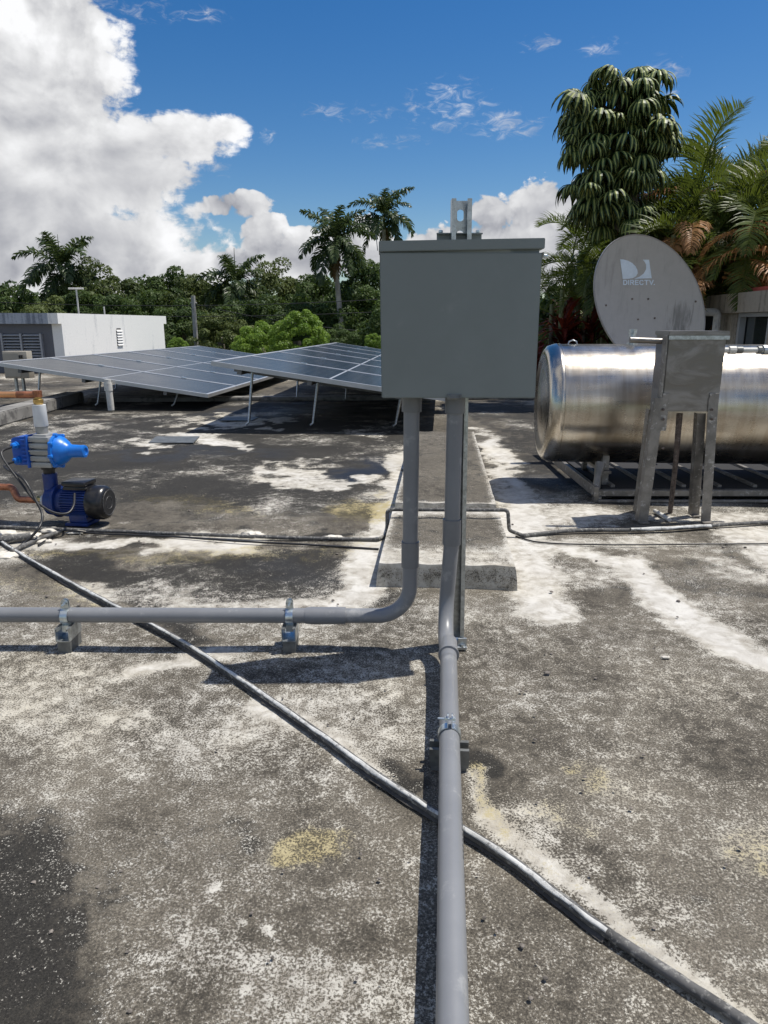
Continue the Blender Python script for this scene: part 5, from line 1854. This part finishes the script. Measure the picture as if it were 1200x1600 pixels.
def crown_quads(seed, rx, ry, rz, nclump, nleaf, size, flat=0.0, drop=0.15):
    rg = np.random.default_rng(seed)
    # clumps on and in a lumpy ellipsoid
    d = unit(rg.normal(size=(nclump, 3)))
    lump = 1 + 0.22 * np.sin(d[:, 0] * 3.1 + seed) * np.cos(d[:, 2] * 2.7 + seed * 2) + 0.12 * np.sin(d[:, 1] * 6 + seed)
    rad_ = rg.uniform(0.45, 1.0, nclump) ** 0.6 * lump
    cc = d * rad_[:, None] * np.array([rx, ry, rz])
    cr = rg.uniform(0.14, 0.30, nclump) * (rx + rz) / 2
    ctint = rg.uniform(0.0, 0.6, nclump)
    k = rg.integers(0, nclump, nleaf)
    ld = unit(rg.normal(size=(nleaf, 3)) + np.array([0, 0, 0.45]))
    lr = cr[k] * rg.uniform(0.55, 1.08, nleaf) ** 0.5
    pos = cc[k] + ld * lr[:, None] * np.array([1.1, 1.1, 0.8])
    nrm_ = unit(ld + rg.normal(size=(nleaf, 3)) * 0.55 + np.array([0, 0, 0.35]))
    tan = unit(np.cross(nrm_, rg.normal(size=(nleaf, 3))))
    bit = np.cross(nrm_, tan)
    sz = size * rg.uniform(0.55, 1.35, nleaf)
    a = tan * sz[:, None]
    b = bit * (sz * rg.uniform(0.4, 0.7, nleaf))[:, None]
    V = np.stack([pos - a, pos - b * 0.9 + a * 0.1, pos + a, pos + b * 0.9 + a * 0.1], 1)
    t_ = np.clip(ctint[k] + rg.uniform(-0.2, 0.3, nleaf), 0, 1)
    return V, t_

CROWNS = {}
def crown_mesh(kind, seed, nleaf, size, rx=3.0, ry=3.0, rz=2.4, nclump=60):
    key = (kind, seed)
    if key not in CROWNS:
        V, t_ = crown_quads(seed, rx, ry, rz, nclump, nleaf, size)
        CROWNS[key] = quads_mesh('crown', V, t_)
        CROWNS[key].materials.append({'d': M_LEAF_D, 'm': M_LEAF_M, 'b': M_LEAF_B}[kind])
    return CROWNS[key]

def tree(px, pytop, Y, wpx, kind, seed, label, hz=None, group='broadleaf trees behind the roof'):
    """tree whose top shows at the photo point, standing at distance Y"""
    topp = D(px, pytop, Y)
    rx = wpx / FPX * Y / 2
    rz = rx * 0.85 if hz is None else hz
    t = thing('leafy_tree', label, 'tree', Vector((topp.x, Y, -3.3)), group)
    cz = topp.z - rz * 1.08
    me = crown_mesh(kind, seed, 24000, 0.115, nclump=90)
    c = bpy.data.objects.new('crown', me)
    COL.objects.link(c)
    c.parent = t
    c.location = (0, 0, cz + 3.3)
    s = rx / 3.0 / 1.1
    c.scale = (s, s, rz / 2.4 / 1.1)
    c.rotation_euler = (0, 0, random.uniform(0, 6.28))
    base = Vector((topp.x, Y, -3.3))
    bm = nb()
    tube(smooth_path([base, base + Vector((.1, 0, (cz + 3.3) * .4)), base + Vector((-.1, .1, cz + 3.3))], 4), [0.22 - 0.012 * i for i in range(9)], 10, bm)
    for k in range(5):
        a = k * 1.3 + seed
        q = base + Vector((0, 0, (cz + 3.3) * (0.45 + .1 * k)))
        tube([q, q + Vector((math.cos(a) * rx * .35, math.sin(a) * rx * .35, rz * .4)), q + Vector((math.cos(a) * rx * .6, math.sin(a) * rx * .6, rz * .9))], [0.10, .07, .03], 7, bm)
    obj('trunk', bm, M_BARK, t, smooth=60)
    return t

# far belt first, then nearer trees
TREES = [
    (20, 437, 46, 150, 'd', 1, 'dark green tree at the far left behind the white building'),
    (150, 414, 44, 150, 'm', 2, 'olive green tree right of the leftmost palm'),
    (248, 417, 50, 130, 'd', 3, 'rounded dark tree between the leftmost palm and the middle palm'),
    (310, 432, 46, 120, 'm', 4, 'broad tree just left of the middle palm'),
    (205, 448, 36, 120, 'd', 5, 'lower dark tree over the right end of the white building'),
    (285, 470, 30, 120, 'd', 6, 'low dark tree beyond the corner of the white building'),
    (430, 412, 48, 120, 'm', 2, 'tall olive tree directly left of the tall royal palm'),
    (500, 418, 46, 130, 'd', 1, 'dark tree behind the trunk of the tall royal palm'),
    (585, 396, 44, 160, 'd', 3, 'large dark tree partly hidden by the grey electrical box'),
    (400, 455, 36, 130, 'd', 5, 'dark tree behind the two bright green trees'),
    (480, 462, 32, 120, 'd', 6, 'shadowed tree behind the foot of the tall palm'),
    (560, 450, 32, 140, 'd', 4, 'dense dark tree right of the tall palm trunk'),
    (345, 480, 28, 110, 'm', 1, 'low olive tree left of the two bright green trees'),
    (60, 462, 34, 130, 'm', 3, 'mid green tree behind the shaded louvred front of the white building'),
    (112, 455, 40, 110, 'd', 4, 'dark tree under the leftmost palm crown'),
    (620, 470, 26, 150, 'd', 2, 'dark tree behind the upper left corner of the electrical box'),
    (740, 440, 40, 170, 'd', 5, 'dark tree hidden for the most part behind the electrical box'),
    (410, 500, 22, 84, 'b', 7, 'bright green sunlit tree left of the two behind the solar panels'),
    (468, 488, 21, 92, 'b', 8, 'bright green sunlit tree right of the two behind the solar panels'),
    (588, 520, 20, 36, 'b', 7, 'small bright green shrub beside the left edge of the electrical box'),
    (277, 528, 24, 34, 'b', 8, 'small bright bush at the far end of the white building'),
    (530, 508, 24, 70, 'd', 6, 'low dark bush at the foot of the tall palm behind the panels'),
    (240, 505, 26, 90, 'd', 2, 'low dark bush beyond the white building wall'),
]
for (px, pt, Y, wp, kd, sd, lab) in TREES:
    tree(px, pt, Y, wp, kd, sd, lab)
# far-off wood closing the gaps
V, t_ = [], []
for k in range(46):
    px = -700 + k * 54 + random.uniform(-14, 14)
    Y = random.uniform(62, 80)
    p = D(px, random.uniform(436, 452), Y)
    v, tt = crown_quads(100 + k, 3.3, 3.3, 3.2, 26, 900, 0.34)
    v = v + np.array([p.x, p.y, p.z - 3.2])
    V.append(v); t_.append(tt)
    v, tt = crown_quads(200 + k, 3.6, 3.0, 3.0, 22, 600, 0.40)
    V.append(v + np.array([p.x, p.y - 3, -0.8])); t_.append(tt * .6)
me = quads_mesh('far_wood', np.concatenate(V), np.concatenate(t_))
tag(link_mesh('far_wood', me, M_LEAF_D), 'distant belt of dark woodland along the horizon', 'woodland', kind='stuff')

# ---- palm fronds
def frond_mesh(name, L, elev, droop, nl, ll, m, seed=0, vee=0.5, hang=0.3, width=0.035, fold=0.0, plume=False):
    rg = np.random.default_rng(seed)
    # rachis
    n = 24
    pts = [np.zeros(3)]
    a = elev
    for i in range(n):
        s = (i + 1) / n
        a = elev - droop * s ** 1.35
        pts.append(pts[-1] + np.array([math.cos(a), 0, math.sin(a)]) * L / n)
    pts = np.array(pts)
    Q, Tn = [], []
    tang = np.gradient(pts, axis=0); tang = unit(tang)
    for i in range(n):
        w = 0.022 * (1 - i / n * .8) * (L / 2.0)
        p, q = pts[i], pts[i + 1]
        up = np.cross(tang[i], [0, 1, 0])
        Q.append([p + [0, w, 0], q + [0, w, 0], q - [0, w, 0], p - [0, w, 0]]); Tn.append(0.9)
        Q.append([p + up * w, q + up * w, q - up * w, p - up * w]); Tn.append(0.9)
    for j in range(nl):
        s = 0.14 + 0.86 * (j + 0.5) / nl
        f = s * n
        i = min(int(f), n - 1)
        p = pts[i] + (pts[i + 1] - pts[i]) * (f - i)
        tg = tang[i]
        up = np.cross([0, 1.0, 0], tg) * -1
        if up[2] < 0: up = -up
        l = ll * (math.sin(math.pi * min(1, (0.12 + s * 0.86))) ** 0.6) * rg.uniform(.85, 1.1)
        for sd in (-1, 1):
            ve = vee * rg.uniform(.7, 1.3) if not plume else rg.uniform(-0.6, 0.9)
            fw = 0.35 + 0.55 * s + rg.uniform(-.12, .12)
            d = np.array([0, sd, 0.0]) * math.cos(ve) + up * math.sin(ve) + tg * fw
            d = d / np.linalg.norm(d)
            # three segments bending down
            q = p.copy()
            wv = tg - d * np.dot(tg, d)
            wv = wv / np.linalg.norm(wv)
            ws = [0.55, 1.0, 0.75, 0.05]
            hg = hang * rg.uniform(.6, 1.5)
            tin = rg.uniform(0.1, 0.9)
            for k in range(3):
                d2 = d + np.array([0, 0, -1.0]) * hg * (k + 1)
                d2 = d2 / np.linalg.norm(d2)
                e = q + d * l / 3
                Q.append([q - wv * width * ws[k], q + wv * width * ws[k], e + wv * width * ws[k + 1], e - wv * width * ws[k + 1]])
                Tn.append(tin)
                q = e; d = d2
    me = quads_mesh(name, np.array(Q), np.array(Tn))
    me.materials.append(m)
    return me

ROYAL = [frond_mesh('frond', 2.8, R(e), R(dr_), 44, 0.72, M_LEAF_P, sd, .25, .42, .050, plume=True) for e, dr_, sd in ((74, 65, 1), (52, 95, 2), (28, 105, 3), (5, 88, 4), (-28, 55, 5))]
DRYF = frond_mesh('dry_frond', 2.3, R(-55), R(35), 24, 0.55, M_LEAF_PB, 9, .2, .5, .05, plume=True)

def palm(px, pycen, Y, s, label, lean=(0, 0), dry=0, base_px=None, seed=0, nf=17, spear=0.0, shaft=True):
    rnd = random.Random(seed)
    c = D(px, pycen, Y)
    bp = Vector((c.x, Y, -3.3))
    if base_px is not None:
        b2 = D(base_px[0], base_px[1], Y)
        dirv = (b2 - c)
        k = (c.z + 3.3) / (c.z - b2.z)
        bp = Vector((c.x + dirv.x * k * .8, Y, -3.3))
    t = thing('royal_palm', label, 'palm tree', bp, 'royal palms on the skyline')
    cr = c - Vector((0, 0, 0.9 * s))
    path = smooth_path([bp, bp * .66 + cr * .34 + Vector((0.05, 0, 0)), bp * .33 + cr * .67, cr], 5)
    rr = [0.20 * s * (1.15 - 0.45 * i / (len(path) - 1)) for i in range(len(path))]
    obj('trunk', tube(path, rr, 12), M_PALMBARK, t, smooth=60)
    obj('crownshaft', tube([cr, cr + (c - cr) * .5, c], [0.135 * s, .12 * s, .06 * s], 12), simple('crownshaft_green', (0.09, 0.13, 0.05), 0.4), t, smooth=60)
    tl = wloc(t)
    for i in range(nf):
        q = i / (nf - 1)
        me = ROYAL[min(4, int(q * 4.99))]
        o = bpy.data.objects.new('frond', me)
        COL.objects.link(o); o.parent = t
        o.location = c - tl - Vector((0, 0, 0.12 * s * q))
        o.rotation_euler = (rnd.uniform(-.15, .15), rnd.uniform(-.1, .1), i * 2.39996 + rnd.uniform(-.2, .2))
        k = s * rnd.uniform(.85, 1.1)
        o.scale = (k, k, k)
    for i in range(dry):
        o = bpy.data.objects.new('dry_frond', DRYF)
        COL.objects.link(o); o.parent = t
        o.location = c - tl - Vector((0, 0, 0.3 * s))
        o.rotation_euler = (0, R(18), i * 2.1 + 1.0)
        o.scale = (s * .9,) * 3
    if spear:
        obj('spear_leaf', tube([c, c + Vector((0.02, 0, spear))], [.05, .012], 6), M_LEAF_P, t)
    return t
palm(523, 378, 31, 0.66, 'tall royal palm with a leaning trunk and brown dry fronds left of the electrical box', dry=4, base_px=(537, 515), seed=3, nf=22)
palm(600, 338, 50, 0.92, 'royal palm whose crown shows just above the left corner of the electrical box', dry=1, base_px=(600, 400), seed=5, nf=20)
palm(95, 420, 44, 1.0, 'leftmost royal palm with a wide crown above the white building', base_px=(97, 500), seed=8, nf=18, spear=1.9)
palm(368, 446, 42, 0.92, 'royal palm with a ragged crown in the middle of the tree line', base_px=(370, 520), seed=11, nf=20, spear=2.0)

# ---- utility pole and wires
up_ = D(304, 500, 27)
t = thing('utility_pole', 'thin grey utility pole among the trees beyond the white building', 'utility pole', Vector((up_.x, 27, -3.3)))
pz = D(304, 462, 27).z
obj('pole', tube([Vector((up_.x, 27, -3.3)), Vector((up_.x, 27, pz))], [0.10, .075], 10), M_WOOD, t)
obj('insulator_bracket', tube([Vector((up_.x - .12, 27, pz - .25)), Vector((up_.x + .12, 27, pz - .25))], 0.03, 6), M_WOOD, t)
for (a_, b_, lab) in (((-300, 452), (820, 450), 'thin overhead wire crossing the tree line, the topmost'), ((-300, 470), (900, 466), 'thin overhead wire crossing the tree line, the middle one'), ((304, 475), (900, 512), 'thin overhead wire sagging right from the utility pole')):
    p, q = D(a_[0], a_[1], 27 if a_[0] > 0 else 27), D(b_[0], b_[1], 27)
    pts = [p + (q - p) * k / 12 - Vector((0, 0, 1.0 * (1 - (2 * k / 12 - 1) ** 2) * .6)) for k in range(13)]
    tag(obj('overhead_wire', tube(pts, 0.012, 5), M_BLACK, None, origin=p), lab, 'wire', 'overhead wires')

# ---- umbrella tree: drooping compound leaves
def umbel_mesh(seed):
    rg = random.Random(seed)
    Q, Tn = [], []
    n = 15
    for i in range(n):
        az = 2 * math.pi * i / n + rg.uniform(-.12, .12)
        L = 0.40 * rg.uniform(.85, 1.1)
        el = R(rg.uniform(18, 34))
        p = np.array([0.0, 0, 0]); seg_ = 6
        side = np.array([-math.sin(az), math.cos(az), 0])
        wmax = 0.035
        wprof = [0.25, 0.7, 1.0, 1.0, .85, .5, 0.04]
        for k in range(seg_):
            e = el - R(132) * ((k + .5) / seg_) ** 0.85
            d = np.array([math.cos(az) * math.cos(e), math.sin(az) * math.cos(e), math.sin(e)])
            q = p + d * L / seg_
            nn = np.cross(d, side)
            if nn[2] < 0 and e > -1.2: nn = -nn
            w0_, w1__ = wmax * wprof[k], wmax * wprof[k + 1]
            dip = -0.45
            for s in (-1, 1):
                Q.append([p, q, q + side * s * w1__ + (-abs(1) * 0) + nn * dip * w1__ * .6, p + side * s * w0_ + nn * dip * w0_ * .6])
                Tn.append([1.0 if k > 1 else 0.3, 1.0 if k > 0 else 0.0, 0.0, 0.0])
            p = q
    me = quads_mesh('compound_leaf', np.array(Q), np.array(Tn))
    me.materials.append(M_LEAF_U)
    return me
UMB = [umbel_mesh(s) for s in range(4)]
YU = 8.6
ub = D(960, 225, YU)
gr = Vector((ub.x + .1, YU, -3.3))
t = thing('umbrella_tree', 'tall umbrella tree with glossy drooping leaf clusters above the satellite dish', 'tree', gr)
rnd = random.Random(5)
# silhouette control: (px, py, radius) lobes of the crown
LOBES = [(908, 150, 22), (950, 126, 26), (1008, 118, 20), (1008, 160, 30), (898, 185, 22), (950, 170, 36), (1028, 205, 28), (985, 222, 40), (915, 225, 30), (950, 260, 34), (1038, 222, 14), (912, 285, 22), (955, 300, 34), (1000, 262, 26), (922, 328, 18), (950, 340, 24), (985, 330, 26)]
cnt = 0
bm = nb()
tb = D(985, 360, YU)
tube(smooth_path([gr, Vector((tb.x, YU, tb.z)), D(968, 260, YU), D(960, 170, YU)], 5), [0.09 - 0.004 * i for i in range(16)], 8, bm)
for (lx, ly, lr) in LOBES:
    nl_ = int(5 + lr * lr / 85)
    for k in range(nl_):
        a = rnd.uniform(0, 6.28); r_ = lr * math.sqrt(rnd.random())
        px, py = lx + math.cos(a) * r_, ly + math.sin(a) * r_ * .8
        dep = rnd.uniform(-0.45, 0.45) * math.sqrt(max(0.05, 1 - (r_ / (lr * 1.15)) ** 2)) * 1.1
        p = D(px, py, YU + dep)
        o = bpy.data.objects.new('compound_leaf', UMB[cnt % 4])
        COL.objects.link(o); o.parent = t
        o.location = p - gr
        outv = Vector((p.x - ub.x, p.y - YU, 0))
        o.rotation_euler = (rnd.uniform(-.25, .25) - outv.y * .35, rnd.uniform(-.25, .25) + outv.x * .30, rnd.uniform(0, 6.28))
        s = rnd.uniform(.42, .86)
        o.scale = (s, s, s * rnd.uniform(.9, 1.1))
        cnt += 1
    q = D(lx, ly, YU)
    tube([D(972, min(360, ly + 45), YU), (D(968, ly + 25, YU) + q) / 2, q], [.035, .022, .012], 6, bm)
obj('trunk', bm, M_BARK, t, smooth=60)

# ---- areca palm thicket
AREC = [frond_mesh('frond', 1.45, R(e), R(dr_), 46, 0.40, mm, sd, v_, .16, .010) for e, dr_, mm, sd, v_ in
        ((70, 85, M_LEAF_A, 21, .75), (58, 105, M_LEAF_A, 22, .7), (42, 115, M_LEAF_A, 23, .6), (22, 90, M_LEAF_A, 24, .5), (-20, 62, M_LEAF_A, 25, .4))]
ARECO = [frond_mesh('dry_frond', 1.3, R(e), R(dr_), 36, 0.34, M_LEAF_AO, sd, .3, .45, .011) for e, dr_, sd in ((35, 110, 31), (-10, 70, 32))]

def areca(px, pytop, Y, s, nf, label, seed, dry=1, h0=None, spread=0.18, cat='palm tree'):
    rnd = random.Random(seed)
    c = D(px, pytop, Y)
    b0 = Vector((c.x, Y, -3.3))
    t = thing('areca_palm', label, cat, b0, 'areca palms at the edge of the roof')
    nst = 4
    stems = []
    bm = nb()
    for k in range(nst):
        a = k * 1.7 + seed
        tip = c + Vector((math.cos(a) * spread * 2 * s, math.sin(a) * spread * 2 * s, rnd.uniform(-.5, .0) * s))
        ft = b0 + Vector((math.cos(a) * .15, math.sin(a) * .15, 0))
        tube([ft, ft * .5 + tip * .5, tip], [.045, .038, .03], 8, bm)
        stems.append(tip)
    obj('stem', bm, simple('areca_stem', (0.16, 0.17, 0.07), 0.5) if seed == 1 else bpy.data.materials['areca_stem'], t, smooth=60)
    for i in range(nf):
        q = i / max(1, nf - 1)
        me = AREC[min(4, int(q * 4.99))]
        o = bpy.data.objects.new('frond', me)
        COL.objects.link(o); o.parent = t
        o.location = stems[i % nst] - b0 + Vector((0, 0, -.25 * q * s))
        o.rotation_euler = (rnd.uniform(-.2, .2), rnd.uniform(-.15, .15), i * 2.39996 + rnd.uniform(-.3, .3))
        k = s * rnd.uniform(.8, 1.15)
        o.scale = (k, k, k)
    for i in range(dry):
        o = bpy.data.objects.new('dry_frond', ARECO[i % 2])
        COL.objects.link(o); o.parent = t
        o.location = stems[i % nst] - b0 + Vector((rnd.uniform(-.3, .3), -.25, -.05 * s - rnd.uniform(0, .35)))
        o.rotation_euler = (0, 0, rnd.uniform(2.7, 6.7))
        k = s * rnd.uniform(.9, 1.25)
        o.scale = (k, k, k)
    return t
ARS = [
    (1085, 318, 8.9, 0.90, 20, 'areca palm with arching green fronds right of the umbrella tree', 1, 3),
    (1165, 300, 9.2, 0.95, 20, 'areca palm with the tallest fronds at the right edge', 2, 6),
    (1010, 360, 9.4, 0.75, 18, 'areca palm below the umbrella tree behind the top of the dish', 3, 1),
    (1120, 365, 8.2, 0.74, 18, 'areca palm with orange dry fronds above the right of the dish', 4, 6),
    (1195, 350, 8.0, 0.80, 18, 'areca palm with brown fronds at the right edge above the tan building', 5, 5),
    (925, 390, 10.2, 0.72, 15, 'low areca palm in the gap left of the satellite dish', 6, 1),
    (890, 440, 9.8, 0.66, 14, 'low yellow-green areca palm beside the right edge of the electrical box', 7, 1),
    (965, 440, 10.6, 0.7, 14, 'shaded areca palm right behind the left rim of the dish', 8, 1),
    (1050, 410, 9.8, 0.8, 14, 'shaded areca palm behind the upper right of the dish', 9, 2),
    (1140, 405, 9.0, 0.8, 14, 'shaded areca palm above the parapet of the tan building', 10, 1),
    (1125, 275, 9.8, 0.80, 16, 'areca palm standing between the two tallest palms at the right', 12, 5),
    (1070, 355, 8.6, 0.62, 14, 'small areca palm with hanging brown fronds above the dish rim', 13, 7),
    (1260, 250, 8.8, 0.8, 15, 'areca palm frond tops entering from the right edge', 11, 1),
]
for a_ in ARS:
    areca(*a_)
# dark shrub mass of individuals behind the palms
for i, (px, pt, Y, wp, lab) in enumerate(((1000, 300, 11.5, 150, 'dark shrub filling the gap between the umbrella tree and the palms'), (1100, 330, 11.6, 190, 'dark shrub behind the orange dry palm fronds'),
                                          (1210, 320, 11.5, 190, 'dark shrub behind the palms at the right edge'), (925, 415, 12.2, 120, 'dark shrub left behind the dish'), (1010, 420, 12.0, 160, 'dark shrub right behind the dish'), (1130, 430, 11.8, 180, 'dark shrub above the tan building'), (870, 450, 13.5, 60, 'dark shrub just right of the electrical box'))):
    tp_ = D(px, pt, Y)
    rx = wp / FPX * Y / 2
    t = thing('shrub', lab, 'shrub', Vector((tp_.x, Y, -3.3)), 'dark shrubs beside the roof')
    V, tt = crown_quads(40 + i, rx, rx * .8, rx * 1.15, 26, 2600, 0.085)
    V = V + np.array([tp_.x, Y, tp_.z - rx * 1.1])
    me = quads_mesh('foliage', V, tt)
    link_mesh('foliage', me, M_LEAF_D, t)
    obj('stem', tube([Vector((tp_.x, Y, -3.3)), Vector((tp_.x, Y, tp_.z - rx))], .06, 8), M_BARK, t)

# red-leaved ti plants left of the tank
def blade_cluster(name, m, seed, n=26, L=0.55, w=0.05, el0=10, el1=75):
    rg = random.Random(seed)
    Q, Tn = [], []
    for i in range(n):
        az = i * 2.4 + rg.uniform(-.2, .2); el = R(rg.uniform(el0, el1)); l = L * rg.uniform(.7, 1.1)
        p = np.array([0., 0, rg.uniform(-.25, .0)])
        side = np.array([-math.sin(az), math.cos(az), 0.])
        ws = [.3, 1, .9, .5, .02]
        tin = rg.uniform(0, 1)
        for k in range(4):
            e = el - R(75) * (k / 4) ** 1.2
            d = np.array([math.cos(az) * math.cos(e), math.sin(az) * math.cos(e), math.sin(e)])
            q = p + d * l / 4
            Q.append([p - side * w * ws[k], p + side * w * ws[k], q + side * w * ws[k + 1], q - side * w * ws[k + 1]]); Tn.append(tin)
            p = q
    me = quads_mesh(name, np.array(Q), np.array(Tn))
    me.materials.append(m)
    return me
TI = blade_cluster('leaf_cluster', M_LEAF_T, 3, 30, .55, .035)
for i, (px, py, Y, lab) in enumerate(((862, 508, 9.7, 'red-leaved plant beside the left end of the tank'), (890, 498, 9.9, 'red-leaved plant between the tank and the dish'), (912, 515, 9.6, 'red-leaved plant just left of the dish rim'))):
    c = D(px, py, Y)
    t = thing('red_plant', lab, 'plant', Vector((c.x, Y, -3.3)), 'red plants left of the dish')
    obj('stem', tube([Vector((c.x, Y, -3.3)), Vector((c.x, Y, c.z))], .025, 8), M_BARK, t)
    for k in range(3):
        o = bpy.data.objects.new('leaf_cluster', TI)
        COL.objects.link(o); o.parent = t
        o.location = (random.uniform(-.15, .15), random.uniform(-.2, .1), c.z + 3.3 - k * .25)
        o.rotation_euler = (0, 0, k * 1.1)

# ================================================================== SMALL DEBRIS
bm = nb()
rg = random.Random(77)
for k in range(170):
    px = rg.uniform(-40, 1240); py = rg.uniform(870, 1590) if k % 3 else rg.uniform(700, 900)
    p = G(px, py)
    if abs(px - 705) < 40: continue
    s = rg.uniform(.0015, .0045) * (1.0 if py > 1000 else 1.6)
    tmp = bmesh.new(); bmesh.ops.create_icosphere(tmp, subdivisions=1, radius=s)
    for v in tmp.verts:
        v.co = Vector((v.co.x * rg.uniform(.7, 1.5), v.co.y * rg.uniform(.7, 1.4), v.co.z * .6)) + p + Vector((0, 0, s * .15))
    merge(bm, tmp)
tag(obj('grit', bm, M_PEBBLE), 'loose grit and small pebbles scattered over the roof', 'grit', kind='stuff')
for (px, py, sx, sy, lab) in ((1040, 1028, .014, .006, 'flat twig-like chip lying on the roof right of the front conduit'), (855, 1052, .010, .007, 'small dark pebble on the open roof right of the conduit')):
    p = G(px, py)
    bm = nb(); bmesh.ops.create_icosphere(bm, subdivisions=2, radius=1)
    for v in bm.verts:
        v.co = Vector((v.co.x * sx * (1 + .2 * math.sin(v.co.y * 5)), v.co.y * sy, v.co.z * .004)) + p + Vector((0, 0, .002))
    tag(obj('chip', bm, M_COATCREAM if sx > .012 else M_PEBBLE, None, origin=p), lab, 'stone chip')

scene.render.engine = 'CYCLES'
scene.cycles.max_bounces = 5
scene.cycles.diffuse_bounces = 2
scene.cycles.glossy_bounces = 3
scene.cycles.transmission_bounces = 3
scene.cycles.transparent_max_bounces = 4
print('leaves', cnt)
